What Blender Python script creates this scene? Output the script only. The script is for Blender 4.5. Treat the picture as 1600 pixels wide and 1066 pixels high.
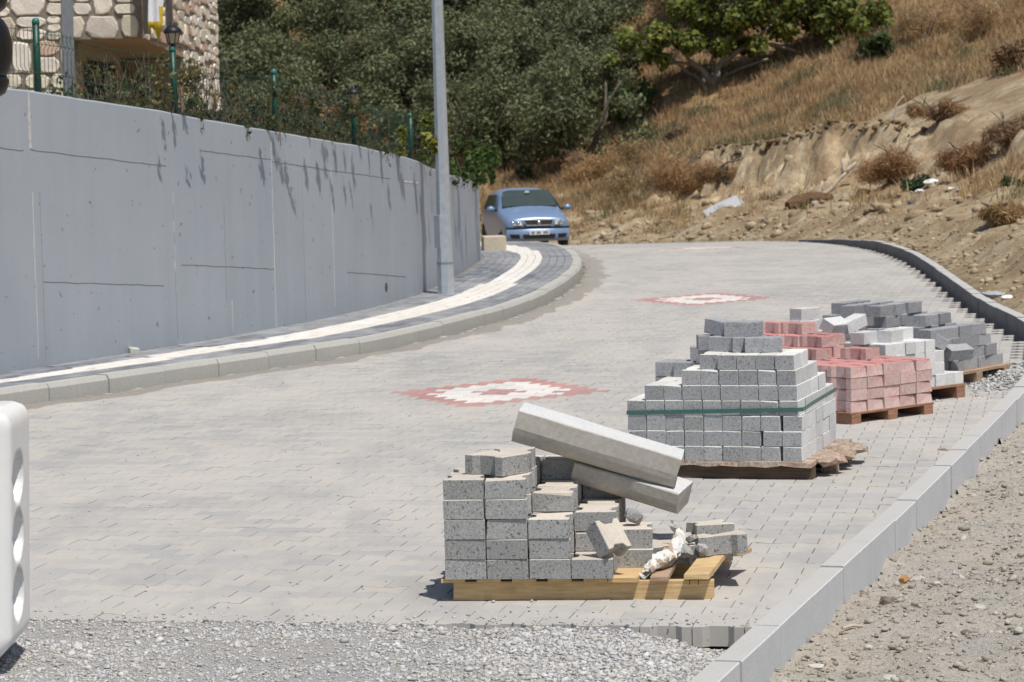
import bpy, math, random
import numpy as np
from mathutils import Vector, Matrix, noise as mnoise

# ------------------------------------------------------------------ scene basics
scene = bpy.context.scene
for o in list(bpy.data.objects):
    bpy.data.objects.remove(o)
COL = scene.collection
RNG = random.Random(7)
NP = np.random.default_rng(11)

# ------------------------------------------------------------------ camera
FPX = 4400.0                      # focal length in pixels of a 1600 px wide frame
CAM = Vector((0.0, 0.0, 1.9))
PITCH = math.atan(333.0 / FPX)
ROLL = math.radians(1.4)
camd = bpy.data.cameras.new("camera")
camd.sensor_width = 36.0
camd.lens = FPX / 1600.0 * 36.0
camd.clip_start = 0.1
camd.clip_end = 900.0
camd.dof.use_dof = True
camd.dof.focus_distance = 12.2
camd.dof.aperture_fstop = 10.5
cam = bpy.data.objects.new("camera", camd)
COL.objects.link(cam)
CROT = Matrix.Rotation(math.pi / 2 - PITCH, 4, 'X') @ Matrix.Rotation(-ROLL, 4, 'Z')
cam.matrix_world = Matrix.Translation(CAM) @ CROT
scene.camera = cam

# ------------------------------------------------------------------ world and sun
TO_SUN = Vector((0.24, -0.40, 1.0)).normalized()
world = bpy.data.worlds.new("World")
scene.world = world
world.use_nodes = True
nt = world.node_tree
sky = nt.nodes.new("ShaderNodeTexSky")
sky.sky_type = 'NISHITA'
sky.sun_disc = False
sky.sun_elevation = math.asin(TO_SUN.z)
sky.sun_rotation = math.atan2(TO_SUN.x, TO_SUN.y)
sky.air_density = 1.0
sky.dust_density = 1.2
nt.links.new(sky.outputs[0], nt.nodes["Background"].inputs[0])
nt.nodes["Background"].inputs[1].default_value = 0.095
sund = bpy.data.lights.new("sun", 'SUN')
sund.energy = 4.1
sund.angle = math.radians(0.53)
sund.color = (1.0, 0.955, 0.88)
sun = bpy.data.objects.new("sun", sund)
COL.objects.link(sun)
sun.rotation_mode = 'QUATERNION'
sun.rotation_quaternion = (-TO_SUN).to_track_quat('-Z', 'Y')
sun.location = (5, -10, 30)
scene.view_settings.view_transform = 'Standard'
scene.view_settings.look = 'None'
scene.view_settings.gamma = 1.0
scene.view_settings.use_curve_mapping = False
scene.view_settings.exposure = 0.0
scene.cycles.max_bounces = 6
scene.cycles.diffuse_bounces = 3
scene.cycles.glossy_bounces = 3
scene.cycles.transparent_max_bounces = 6
scene.cycles.use_adaptive_sampling = True
scene.cycles.use_denoising = True

# ------------------------------------------------------------------ measuring helpers
def gz(y):
    """height of the road along its length: level, then dropping beyond a crest"""
    if y <= 32: return 0.0
    if y <= 72: return -0.0008 * (y - 32) ** 2
    return -0.0008 * 1600 - 0.064 * (y - 72) * math.exp(-(y - 72) / 12.0)

def ray(px, py):
    d = CROT.to_3x3() @ Vector(((px - 800.0) / FPX, -(py - 533.0) / FPX, -1.0))
    return d / d.y

def P(px, py, y):
    """the point of the line of sight through a photo pixel at distance y"""
    return CAM + ray(px, py) * y

def GP(px, py, h=0.0):
    """where the line of sight meets the road surface raised by h"""
    d = ray(px, py)
    y = 5.0
    while y < 90:
        if CAM.z + d.z * y <= gz(y) + h:
            break
        y += 0.02
    return CAM + d * y

def proj(p):
    q = CROT.to_3x3().transposed() @ (Vector(p) - CAM)
    return 800 + FPX * q.x / -q.z, 533 - FPX * q.y / -q.z

# ------------------------------------------------------------------ object helpers
def tag(o, label=None, cat=None, group=None, kind=None):
    if label: o['label'] = label
    if cat: o['category'] = cat
    if group: o['group'] = group
    if kind: o['kind'] = kind
    return o

def empty(name, loc, rz=0.0):
    o = bpy.data.objects.new(name, None)
    o.empty_display_size = 0.1
    COL.objects.link(o)
    o.location = loc
    o.rotation_euler = (0, 0, rz)
    return o

def link(name, me, parent=None, loc=None, rot=None):
    o = bpy.data.objects.new(name, me)
    COL.objects.link(o)
    if parent is not None: o.parent = parent
    if loc is not None: o.location = loc
    if rot is not None: o.rotation_euler = rot
    return o

class MB:
    """collects faces of one mesh"""
    def __init__(s):
        s.v = []; s.f = []; s.m = []; s.c = []; s.cur = (1, 1, 1, 1); s.T = None
    def add(s, vs, fs, mi=0):
        b = len(s.v)
        for p in vs:
            p = Vector(p)
            if s.T is not None: p = s.T @ p
            s.v.append(p[:]); s.c.append(s.cur)
        for f in fs:
            s.f.append([i + b for i in f]); s.m.append(mi)
    def box(s, x0, x1, y0, y1, z0, z1, mi=0, bev=0.0):
        poly = [(x0, y0), (x1, y0), (x1, y1), (x0, y1)]
        s.prism(poly, z0, z1, mi, mi, bev)
    def prism(s, poly, z0, z1, mi=0, mt=None, bev=0.0, bottom=True):
        """upright prism of a counter-clockwise outline, its upper edge bevelled"""
        if mt is None: mt = mi
        n = len(poly)
        if bev > 0:
            cx = sum(p[0] for p in poly) / n; cy = sum(p[1] for p in poly) / n
            ins = []
            for i in range(n):
                a = Vector(poly[i - 1]); b = Vector(poly[i]); c = Vector(poly[(i + 1) % n])
                e1 = (b - a).normalized(); e2 = (c - b).normalized()
                n1 = Vector((-e1.y, e1.x)); n2 = Vector((-e2.y, e2.x))
                k = n1 + n2
                k = k / max(0.5, k.length_squared) * 2.0
                ins.append((b.x + k.x * bev, b.y + k.y * bev))
            vs = [(p[0], p[1], z0) for p in poly] + [(p[0], p[1], z1 - bev) for p in poly] + [(p[0], p[1], z1) for p in ins]
            fs = [(i, (i + 1) % n, n + (i + 1) % n, n + i) for i in range(n)]
            s.add(vs, fs, mi)
            b = len(s.v) - 2 * n
            for i in range(n):
                s.f.append([b + i, b + (i + 1) % n, b + n + (i + 1) % n, b + n + i]); s.m.append(mt)
            s.f.append([b + n + i for i in range(n)]); s.m.append(mt)
            if bottom:
                s.f.append([b - n + i for i in reversed(range(n))]); s.m.append(mi)
        else:
            vs = [(p[0], p[1], z0) for p in poly] + [(p[0], p[1], z1) for p in poly]
            fs = [(i, (i + 1) % n, n + (i + 1) % n, n + i) for i in range(n)]
            s.add(vs, fs, mi)
            b = len(s.v) - 2 * n
            s.f.append([b + n + i for i in range(n)]); s.m.append(mt)
            if bottom:
                s.f.append([b + i for i in reversed(range(n))]); s.m.append(mi)
    def tube(s, pts, rad, n=6, mi=0, caps=True):
        pts = [Vector(p) for p in pts]
        if not hasattr(rad, '__len__'): rad = [rad] * len(pts)
        vs = []; fs = []
        for i, p in enumerate(pts):
            d = (pts[min(i + 1, len(pts) - 1)] - pts[max(i - 1, 0)]).normalized()
            a = d.orthogonal().normalized() if i == 0 else (a - d * a.dot(d)).normalized()
            b = d.cross(a)
            for k in range(n):
                t = 2 * math.pi * k / n
                vs.append(p + (a * math.cos(t) + b * math.sin(t)) * rad[i])
        for i in range(len(pts) - 1):
            for k in range(n):
                k2 = (k + 1) % n
                fs.append((i * n + k, i * n + k2, (i + 1) * n + k2, (i + 1) * n + k))
        if caps:
            fs.append(tuple(reversed(range(n)))); fs.append(tuple((len(pts) - 1) * n + k for k in range(n)))
        s.add(vs, fs, mi)
    def lathe(s, prof, n=16, mi=0, c=(0, 0, 0)):
        vs = []; fs = []
        for r, z in prof:
            for k in range(n):
                t = 2 * math.pi * k / n
                vs.append((c[0] + r * math.cos(t), c[1] + r * math.sin(t), c[2] + z))
        for i in range(len(prof) - 1):
            for k in range(n):
                k2 = (k + 1) % n
                fs.append((i * n + k, i * n + k2, (i + 1) * n + k2, (i + 1) * n + k))
        fs.append(tuple(reversed(range(n)))); fs.append(tuple((len(prof) - 1) * n + k for k in range(n)))
        s.add(vs, fs, mi)
    def mesh(s, name, mats, smooth=False, jit=0.0):
        me = bpy.data.meshes.new(name)
        v = s.v
        if jit: v = [tuple(c + RNG.uniform(-jit, jit) for c in p) for p in v]
        me.from_pydata(v, [], s.f)
        for m in (mats if isinstance(mats, (list, tuple)) else [mats]): me.materials.append(m)
        me.polygons.foreach_set("material_index", s.m)
        a = me.color_attributes.new("tint", 'FLOAT_COLOR', 'POINT')
        a.data.foreach_set("color", [x for c in s.c for x in c])
        if smooth: me.polygons.foreach_set("use_smooth", [True] * len(s.f))
        me.update()
        return me
    def build(s, name, mats, parent=None, smooth=False, loc=None, rot=None, jit=0.0):
        return link(name, s.mesh(name, mats, smooth, jit), parent, loc, rot)

def npmesh(name, V, F, mat, col=None, smooth=False):
    """fast mesh from arrays: V (n,3), F (m,k)"""
    me = bpy.data.meshes.new(name)
    V = np.asarray(V, dtype=np.float32); F = np.asarray(F, dtype=np.int32)
    k = F.shape[1]
    me.vertices.add(len(V)); me.vertices.foreach_set("co", V.ravel())
    me.loops.add(F.size); me.loops.foreach_set("vertex_index", F.ravel())
    me.polygons.add(len(F))
    me.polygons.foreach_set("loop_start", np.arange(0, F.size, k, dtype=np.int32))
    me.polygons.foreach_set("loop_total", np.full(len(F), k, dtype=np.int32))
    if smooth: me.polygons.foreach_set("use_smooth", np.ones(len(F), dtype=bool))
    for m in (mat if isinstance(mat, (list, tuple)) else [mat]): me.materials.append(m)
    if col is not None:
        c = np.ones((len(V), 4), dtype=np.float32); c[:, :3] = col
        a = me.color_attributes.new("tint", 'FLOAT_COLOR', 'POINT')
        a.data.foreach_set("color", c.ravel())
    me.update(calc_edges=True)
    me.validate()
    return me

def copy_tree(o, parent=None):
    c = o.copy(); COL.objects.link(c)
    if parent is not None: c.parent = parent
    for ch in list(o.children):
        copy_tree(ch, c)
    return c

def fbm(x, y, sc, seed=0.0, oct=4):
    return mnoise.fractal(Vector((x / sc + seed, y / sc - seed * .7, seed * 1.3)), 0.9, 2.1, oct, noise_basis='PERLIN_ORIGINAL')

# ------------------------------------------------------------------ materials
def new_mat(name):
    m = bpy.data.materials.new(name); m.use_nodes = True
    n = m.node_tree.nodes; l = m.node_tree.links
    return m, n, l, n["Principled BSDF"]

def tex_vec(n, l, coord, rand):
    tc = n.new("ShaderNodeTexCoord")
    if coord == 'World':
        g = n.new("ShaderNodeNewGeometry"); v = g.outputs["Position"]
    else:
        v = tc.outputs[coord]
    if rand:
        oi = n.new("ShaderNodeObjectInfo")
        mu = n.new("ShaderNodeMath"); mu.operation = 'MULTIPLY'; mu.inputs[1].default_value = 57.3
        l.new(oi.outputs["Random"], mu.inputs[0])
        ad = n.new("ShaderNodeVectorMath"); ad.operation = 'ADD'
        l.new(v, ad.inputs[0]); l.new(mu.outputs[0], ad.inputs[1])
        v = ad.outputs[0]
    return v

def nz(n, l, v, scale, detail=4, rough=0.6, stretch=None):
    if stretch:
        mp = n.new("ShaderNodeMapping"); mp.inputs["Scale"].default_value = stretch
        l.new(v, mp.inputs[0]); v = mp.outputs[0]
    t = n.new("ShaderNodeTexNoise"); t.inputs["Scale"].default_value = scale
    t.inputs["Detail"].default_value = detail; t.inputs["Roughness"].default_value = rough
    l.new(v, t.inputs["Vector"])
    return t.outputs["Fac"]

def ramp(n, l, fac, stops):
    r = n.new("ShaderNodeValToRGB")
    e = r.color_ramp.elements
    while len(e) < len(stops): e.new(0.5)
    for i, (p, c) in enumerate(stops):
        e[i].position = p
        e[i].color = (c[0], c[1], c[2], 1) if hasattr(c, '__len__') else (c, c, c, 1)
    l.new(fac, r.inputs[0])
    return r.outputs[0]

def mixc(n, l, fac, a, b, mode='MIX'):
    m = n.new("ShaderNodeMix"); m.data_type = 'RGBA'; m.blend_type = mode
    for s, x in ((0, fac), (6, a), (7, b)):
        if isinstance(x, (int, float)): m.inputs[s].default_value = x
        elif isinstance(x, tuple): m.inputs[s].default_value = (x[0], x[1], x[2], 1)
        else: l.new(x, m.inputs[s])
    return m.outputs[2]

def bump(n, l, bsdf, h, strength, dist):
    b = n.new("ShaderNodeBump"); b.inputs["Strength"].default_value = strength; b.inputs["Distance"].default_value = dist
    l.new(h, b.inputs["Height"]); l.new(b.outputs[0], bsdf.inputs["Normal"])

def tint(n, l, col):
    a = n.new("ShaderNodeAttribute"); a.attribute_name = "tint"
    return mixc(n, l, 1.0, col, a.outputs["Color"], 'MULTIPLY')

def grain(name, base, dark, light, sc=90, big=7, bigamt=0.35, bigcol=None, rough=0.92, bs=0.6, bd=0.004, coord='Object', rand=True, tinted=False, pits=0.0, spec=0.25):
    """mineral surface: fine grain, larger patches, bump, pits"""
    m, n, l, p = new_mat(name)
    v = tex_vec(n, l, coord, rand)
    f = nz(n, l, v, sc, 5, 0.7)
    c = ramp(n, l, f, [(0.32, dark), (0.5, base), (0.68, light)])
    g = nz(n, l, v, big, 4, 0.6)
    gm = ramp(n, l, g, [(0.38, 0.0), (0.66, 1.0)])
    mu = n.new("ShaderNodeMath"); mu.operation = 'MULTIPLY'; mu.inputs[1].default_value = bigamt
    l.new(gm, mu.inputs[0])
    c = mixc(n, l, mu.outputs[0], c, bigcol or dark)
    if pits:
        vo = n.new("ShaderNodeTexNoise"); vo.inputs["Scale"].default_value = sc * 0.55; vo.inputs["Detail"].default_value = 2
        l.new(v, vo.inputs["Vector"])
        pm = ramp(n, l, vo.outputs["Fac"], [(0.33, 1.0), (0.40, 0.0)])
        mp = n.new("ShaderNodeMath"); mp.operation = 'MULTIPLY'; mp.inputs[1].default_value = pits; l.new(pm, mp.inputs[0])
        c = mixc(n, l, mp.outputs[0], c, tuple(x * 0.35 for x in dark))
    if tinted: c = tint(n, l, c)
    if rand:        # each block a little lighter or darker than the next
        oi = n.new("ShaderNodeObjectInfo")
        rr = ramp(n, l, oi.outputs["Random"], [(0.0, .84), (1.0, 1.10)])
        c = mixc(n, l, 1.0, c, rr, 'MULTIPLY')
    l.new(c, p.inputs["Base Color"])
    p.inputs["Roughness"].default_value = rough
    p.inputs["Specular IOR Level"].default_value = spec
    bump(n, l, p, f, bs, bd)
    return m

def plain(name, col, rough=0.6, metal=0.0, sc=30, var=0.15, bs=0.15, spec=0.4, coord='Object'):
    m, n, l, p = new_mat(name)
    v = tex_vec(n, l, coord, True)
    f = nz(n, l, v, sc, 4)
    c = ramp(n, l, f, [(0.3, tuple(x * (1 - var) for x in col)), (0.7, tuple(min(1, x * (1 + var)) for x in col))])
    l.new(c, p.inputs["Base Color"])
    p.inputs["Roughness"].default_value = rough; p.inputs["Metallic"].default_value = metal
    p.inputs["Specular IOR Level"].default_value = spec
    if bs: bump(n, l, p, f, bs, 0.003)
    return m

def wood(name, a, b, stretch=(3, 60, 60)):
    m, n, l, p = new_mat(name)
    v = tex_vec(n, l, 'Object', True)
    f = nz(n, l, v, 2.2, 5, 0.6, stretch)
    c = ramp(n, l, f, [(0.3, a), (0.55, b), (0.75, tuple(min(1, x * 1.15) for x in b))])
    g = nz(n, l, v, 9, 4)
    c = mixc(n, l, ramp(n, l, g, [(0.45, 0.0), (0.8, 0.6)]), c, tuple(x * 0.6 for x in a))
    l.new(c, p.inputs["Base Color"]); p.inputs["Roughness"].default_value = 0.8
    bump(n, l, p, f, 0.3, 0.003)
    return m

def leafy(name, col, trans=0.35):
    m, n, l, p = new_mat(name)
    c = tint(n, l, col)
    l.new(c, p.inputs["Base Color"]); p.inputs["Roughness"].default_value = 0.55
    p.inputs["Specular IOR Level"].default_value = 0.35
    t = n.new("ShaderNodeBsdfTranslucent"); l.new(c, t.inputs[0])
    mx = n.new("ShaderNodeMixShader"); mx.inputs[0].default_value = trans
    l.new(p.outputs[0], mx.inputs[1]); l.new(t.outputs[0], mx.inputs[2])
    l.new(mx.outputs[0], n["Material Output"].inputs[0])
    return m

M = {}
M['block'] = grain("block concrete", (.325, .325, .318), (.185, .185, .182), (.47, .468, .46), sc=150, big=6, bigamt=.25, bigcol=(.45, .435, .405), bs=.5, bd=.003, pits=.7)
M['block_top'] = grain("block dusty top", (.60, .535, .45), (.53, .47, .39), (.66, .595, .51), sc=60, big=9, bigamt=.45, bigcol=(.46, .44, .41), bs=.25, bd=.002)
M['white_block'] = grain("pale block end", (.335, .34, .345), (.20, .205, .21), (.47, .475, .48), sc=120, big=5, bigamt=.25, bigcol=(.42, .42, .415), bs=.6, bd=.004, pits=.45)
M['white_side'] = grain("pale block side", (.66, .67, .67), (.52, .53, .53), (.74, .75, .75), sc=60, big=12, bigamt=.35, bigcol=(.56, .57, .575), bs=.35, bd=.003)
M['white_top'] = grain("pale block top", (.68, .67, .63), (.56, .55, .51), (.75, .74, .70), sc=60, big=9, bigamt=.3, bs=.3, bd=.003)
M['red_side'] = grain("red block side", (.57, .37, .34), (.48, .27, .245), (.64, .49, .46), sc=50, big=12, bigamt=.55, bigcol=(.56, .49, .46), bs=.4, bd=.004)
M['red_top'] = grain("red block top", (.50, .22, .20), (.42, .16, .15), (.56, .31, .29), sc=50, big=10, bigamt=.3, bigcol=(.55, .36, .34), bs=.3, bd=.003)
M['dark_block'] = grain("dark grey block", (.35, .355, .37), (.23, .235, .245), (.46, .465, .48), sc=100, big=9, bigamt=.4, bigcol=(.31, .315, .33), bs=.6, bd=.005, pits=.3)
M['white_tile'] = grain("white block", (.64, .64, .63), (.50, .50, .50), (.72, .72, .71), sc=70, big=10, bigamt=.35, bigcol=(.54, .545, .55), bs=.4, bd=.004)
M['kerb_new'] = grain("kerb concrete", (.47, .46, .44), (.40, .39, .37), (.53, .525, .505), sc=160, big=3.2, bigamt=.45, bigcol=(.43, .415, .385), bs=.3, bd=.002, coord='World', rand=False)
M['kerb_face'] = grain("kerb outer face", (.58, .59, .605), (.40, .41, .425), (.66, .67, .685), sc=200, big=4.5, bigamt=.4, bigcol=(.48, .485, .49), bs=.5, bd=.003, coord='World', rand=False, pits=.25)
M['kerb_far_shaded'] = grain("shaded kerb face", (.20, .20, .205), (.15, .15, .155), (.25, .25, .255), sc=80, bs=.3, coord='World', rand=False)  # inner face turned from the sun, its shade put into the colour
M['kerb_old'] = grain("beige kerb concrete", (.44, .43, .395), (.37, .36, .325), (.49, .48, .445), sc=60, big=2.5, bigamt=.5, bigcol=(.40, .395, .37), bs=.3, bd=.002, coord='World', rand=False)
M['kerb_slab'] = grain("kerb slab smooth", (.43, .405, .36), (.37, .345, .305), (.49, .46, .41), sc=45, big=6, bigamt=.3, bigcol=(.44, .425, .395), bs=.2, bd=.002)
M['kerb_slab_top'] = grain("kerb slab rough top", (.58, .58, .57), (.44, .44, .44), (.68, .68, .67), sc=160, big=8, bigamt=.2, bs=.6, bd=.004, pits=.3)
M['wood'] = wood("pallet pine", (.44, .285, .13), (.62, .44, .225))
M['wood_old'] = wood("weathered pallet wood", (.30, .19, .12), (.44, .31, .21))
M['wood_shaded'] = wood("shaded pallet wood", (.055, .035, .022), (.11, .07, .045))  # shade under the deck painted into the stringer wood
M['wood_red'] = wood("reddish pallet wood", (.20, .10, .06), (.34, .18, .11))
# ------------------------------------------------------------------ plan of the place
def spline(pts, step=0.1):
    """even samples along a smooth curve through the points"""
    p = [Vector(q) for q in pts]
    p = [p[0] * 2 - p[1]] + p + [p[-1] * 2 - p[-2]]
    raw = []
    for i in range(1, len(p) - 2):
        for k in range(24):
            t = k / 24
            a, b, c, d = p[i - 1], p[i], p[i + 1], p[i + 2]
            raw.append(0.5 * ((2 * b) + (c - a) * t + (2 * a - 5 * b + 4 * c - d) * t * t + (3 * b - a - 3 * c + d) * t ** 3))
    raw.append(p[-2])
    out = [raw[0]]; acc = 0.0
    for i in range(1, len(raw)):
        seg = (raw[i] - raw[i - 1]).length
        while acc + seg >= step:
            t = (step - acc) / seg
            q = raw[i - 1].lerp(raw[i], t)
            out.append(q); raw[i - 1] = q
            seg = (raw[i] - raw[i - 1]).length; acc = 0.0
        acc += seg
    return out

# right kerb, its outer upper edge, from near to far, then round the bend behind the car
E_PTS = [(-1.53, 2.0), (-.6, 5.1), (.67, 9.34), (1.28, 11.4), (1.86, 13.35), (2.56, 15.8), (3.36, 18.6), (3.80, 20.1), (4.15, 21.6), (4.36, 22.9), (4.50, 24.2), (4.62, 26.9), (4.82, 29.7),
         (5.25, 35), (5.55, 39.5), (5.68, 44), (5.6, 49), (5.2, 54), (4.4, 59), (3.3, 64), (2.3, 70), (1.0, 76), (-1.2, 82), (-7, 88), (-16, 92), (-30, 95)]
# left kerb, its road edge
K_PTS = [(-8.6, 11.0), (-6.0, 15.6), (-3.66, 19.95), (-2.43, 22.1), (-1.61, 23.55), (-1.15, 24.5), (-.49, 26.6), (.09, 28.92), (.56, 32.1), (.90, 36.1), (1.0, 40.66), (.87, 46), (.46, 50.7), (-.5, 54.2), (-2.6, 57), (-6, 58.5)]
# front face of the retaining wall at its foot
W_PTS = [(-7.55, 13.0), (-5.75, 17.0), (-3.91, 21.25), (-3.53, 22.1), (-3.17, 22.9), (-2.82, 23.7), (-2.48, 24.53), (-2.14, 25.45), (-1.80, 26.5), (-1.46, 27.8), (-1.1, 29.5), (-.9, 30.9), (-.66, 33.4), (-.45, 36.7), (-.38, 40.4), (-.8, 44), (-2.0, 47.5), (-5, 50)]
E = spline(E_PTS, 0.1); K = spline(K_PTS, 0.1); W = spline(W_PTS, 0.1)
En = np.array([(p.x, p.y) for p in E]); Kn = np.array([(p.x, p.y) for p in K]); Wn = np.array([(p.x, p.y) for p in W])

def sdist(X, Y, line):
    """signed distance to a sampled curve (positive on its right) and the nearest sample"""
    X = np.atleast_1d(np.asarray(X, float)); Y = np.atleast_1d(np.asarray(Y, float))
    D = np.empty(len(X)); I = np.empty(len(X), int)
    T = np.gradient(line, axis=0); T /= np.linalg.norm(T, axis=1)[:, None]
    for a in range(0, len(X), 4000):
        dx = X[a:a + 4000, None] - line[None, :, 0]; dy = Y[a:a + 4000, None] - line[None, :, 1]
        d2 = dx * dx + dy * dy
        i = d2.argmin(1); r = np.arange(len(i))
        cr = T[i, 0] * dy[r, i] - T[i, 1] * dx[r, i]
        D[a:a + 4000] = np.sqrt(d2[r, i]) * np.where(cr < 0, 1, -1); I[a:a + 4000] = i
    return D, I

def ktop(y):
    """height of the right kerb above the paving"""
    t = min(1, max(0, (y - 17.5) / 5.0))
    return (0.035 + 0.105 * t * t * (3 - 2 * t)) * (1 - .8 * min(1, max(0, (y - 43) / 9.0)))

def w_at_px(px):
    """sample of the wall line seen at a picture column"""
    return min(range(len(W)), key=lambda k: abs(proj((W[k].x, W[k].y, 1.0))[0] - px) + (1000 if W[k].y > 41.5 or W[k].y < 14 else 0))
_tops = [(W[w_at_px(px)].y, P(px, py, W[w_at_px(px)].y).z) for px, py in [(0, 135), (56, 141.5), (264, 174), (335, 187.5), (430, 204.5), (504, 218), (571, 230), (663, 254), (706, 271.6), (752, 290)]]
_wy = [13.0] + [t[0] for t in _tops] + [60.0]; _wh = [_tops[0][1] + .35] + [t[1] for t in _tops] + [.9]
def wall_top(y):
    return float(np.interp(y, _wy, _wh))

# ------------------------------------------------------------------ ground materials
def dirt_material():
    m, n, l, p = new_mat("dry earth")
    v = tex_vec(n, l, 'World', False)
    a = nz(n, l, v, 0.55, 6, 0.62); b = nz(n, l, v, 3.2, 6, 0.7); c3 = nz(n, l, v, 26, 5, 0.75)
    c = ramp(n, l, a, [(0.30, (.30, .215, .13)), (0.48, (.43, .335, .21)), (0.60, (.52, .43, .29)), (0.75, (.40, .36, .28))])
    c = mixc(n, l, ramp(n, l, b, [(0.40, 0.0), (0.62, 0.75)]), c, (.26, .17, .095))
    c = mixc(n, l, ramp(n, l, b, [(0.28, 0.65), (0.44, 0.0)]), c, (.56, .49, .36))
    c = mixc(n, l, ramp(n, l, c3, [(0.33, 0.8), (0.48, 0.0)]), c, (.14, .105, .07))
    c = mixc(n, l, ramp(n, l, c3, [(0.60, 0.0), (0.74, 0.7)]), c, (.62, .56, .45))
    c = tint(n, l, c)
    l.new(c, p.inputs["Base Color"]); p.inputs["Roughness"].default_value = 0.95; p.inputs["Specular IOR Level"].default_value = 0.15
    ad = n.new("ShaderNodeMath"); ad.operation = 'ADD'; l.new(b, ad.inputs[0]); l.new(c3, ad.inputs[1])
    bump(n, l, p, ad.outputs[0], 0.8, 0.05)
    return m

def gravel_material(name, cols, sc=40):
    m, n, l, p = new_mat(name)
    v = tex_vec(n, l, 'World', False)
    a = nz(n, l, v, 1.3, 5, 0.6); b = nz(n, l, v, sc, 6, 0.75); d = nz(n, l, v, sc * 3.1, 3, 0.7)
    c = ramp(n, l, a, [(0.35, cols[0]), (0.65, cols[1])])
    c = mixc(n, l, ramp(n, l, b, [(0.36, 0.75), (0.48, 0.0)]), c, cols[2])
    c = mixc(n, l, ramp(n, l, b, [(0.56, 0.0), (0.68, 0.8)]), c, cols[3])
    c = mixc(n, l, ramp(n, l, d, [(0.34, 0.6), (0.46, 0.0)]), c, cols[2])
    l.new(c, p.inputs["Base Color"]); p.inputs["Roughness"].default_value = 0.95; p.inputs["Specular IOR Level"].default_value = 0.15
    ad = n.new("ShaderNodeMath"); ad.operation = 'ADD'; l.new(b, ad.inputs[0]); l.new(d, ad.inputs[1])
    bump(n, l, p, ad.outputs[0], 0.9, 0.02)
    return m

def paver_material(name, lo, hi, dust, dark, amt=1.0):
    m, n, l, p = new_mat(name)
    v = tex_vec(n, l, 'World', False)
    a = nz(n, l, v, 0.45, 6, 0.65, (1.0, 0.55, 1)); b = nz(n, l, v, 4.2, 5, 0.7, (1.0, 0.6, 1)); f = nz(n, l, v, 150, 3, 0.7)
    g = nz(n, l, v, 1.5, 6, 0.7, (1.3, 0.4, 1))
    c = ramp(n, l, b, [(0.3, lo), (0.7, hi)])
    c = tint(n, l, c)
    c = mixc(n, l, ramp(n, l, a, [(0.38, 0.0), (0.62, 0.85 * amt)]), c, dust)
    c = mixc(n, l, ramp(n, l, g, [(0.50, 0.0), (0.66, 0.62 * amt)]), c, dark)
    c = mixc(n, l, ramp(n, l, f, [(0.30, 0.3), (0.5, 0.0)]), c, tuple(x * .6 for x in lo))
    l.new(c, p.inputs["Base Color"]); p.inputs["Roughness"].default_value = 0.93; p.inputs["Specular IOR Level"].default_value = 0.2
    bump(n, l, p, f, 0.25, 0.002)
    return m

M['dirt'] = dirt_material()
M['gravel_base'] = gravel_material("crushed stone ground", [(.58, .575, .565), (.60, .57, .53), (.44, .435, .425), (.67, .665, .655)], 60)
M['sand_base'] = gravel_material("sandy ground", [(.54, .48, .40), (.50, .47, .42), (.28, .25, .21), (.63, .585, .51)], 30)
M['paver'] = paver_material("grey paver", (.385, .375, .36), (.44, .425, .40), (.50, .468, .425), (.335, .33, .322))
M['paver_red'] = paver_material("red paver", (.42, .215, .20), (.46, .255, .235), (.48, .36, .325), (.38, .21, .195), .7)
M['paver_white'] = paver_material("white paver", (.62, .60, .57), (.70, .68, .65), (.64, .60, .54), (.52, .50, .48), .5)
M['bed'] = gravel_material("sand bed", [(.30, .275, .235), (.34, .31, .265), (.17, .155, .13), (.42, .39, .34)], 60)
M['walk_grey'] = paver_material("slate grey sidewalk block", (.16, .17, .19), (.26, .27, .29), (.36, .36, .36), (.13, .14, .16), .8)
M['walk_white'] = paver_material("white sidewalk block", (.66, .64, .60), (.74, .72, .68), (.68, .62, .54), (.56, .53, .49), .5)
M['gravel_stone'] = grain("grey stone chips", (.55, .55, .55), (.40, .40, .40), (.66, .66, .655), sc=40, big=3, bigamt=.4, bigcol=(.40, .38, .34), bs=.4, bd=.003, coord='World', rand=False, tinted=True)
M['rock'] = grain("bank rock", (.42, .38, .31), (.24, .21, .165), (.56, .52, .44), sc=14, big=3, bigamt=.4, bs=.7, bd=.02, coord='World', rand=False, tinted=True)

# ------------------------------------------------------------------ hillside, bank and base ground: one sheet to the horizon
xs = np.concatenate([np.arange(-160, -40, 8), np.arange(-40, -9, 1.0), np.arange(-9, 17, .16), np.arange(17, 40, 1.0), np.arange(40, 161, 8)])
ys = np.concatenate([np.arange(-30, 8, 2.0), np.arange(8, 30, .25), np.arange(30, 84, .17), np.arange(84, 150, 1.0), np.arange(150, 330, 10)])
GX, GY = np.meshgrid(xs, ys)
fx, fy = GX.ravel(), GY.ravel()
dE, iE = sdist(fx, fy, En)
SC_D = np.array([-1e3, 0, .5, .9, 2.0, 3.1, 3.9, 4.75, 4.95, 8, 12, 20, 60, 400])
SC_H = np.array([0.0, 0, .16, .42, .70, 1.05, 1.32, 2.60, 2.72, 3.02, 3.95, 7.0, 24, 150])
SR_D = np.array([-1e3, 0, .5, .9, 2.0, 3.5, 5.0, 7.0, 10, 14, 20, 60, 400])
SR_H = np.array([0.0, 0, .16, .42, .80, 1.55, 2.35, 3.15, 4.0, 5.1, 7.2, 24, 150])
SM_D = np.array([-1e3, 0, .5, 1.2, 3.0, 6.0, 9, 12, 20, 60, 400])
SM_H = np.array([0.0, 0, .14, .42, .95, 1.55, 2.2, 3.1, 6.2, 23, 150])

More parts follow.
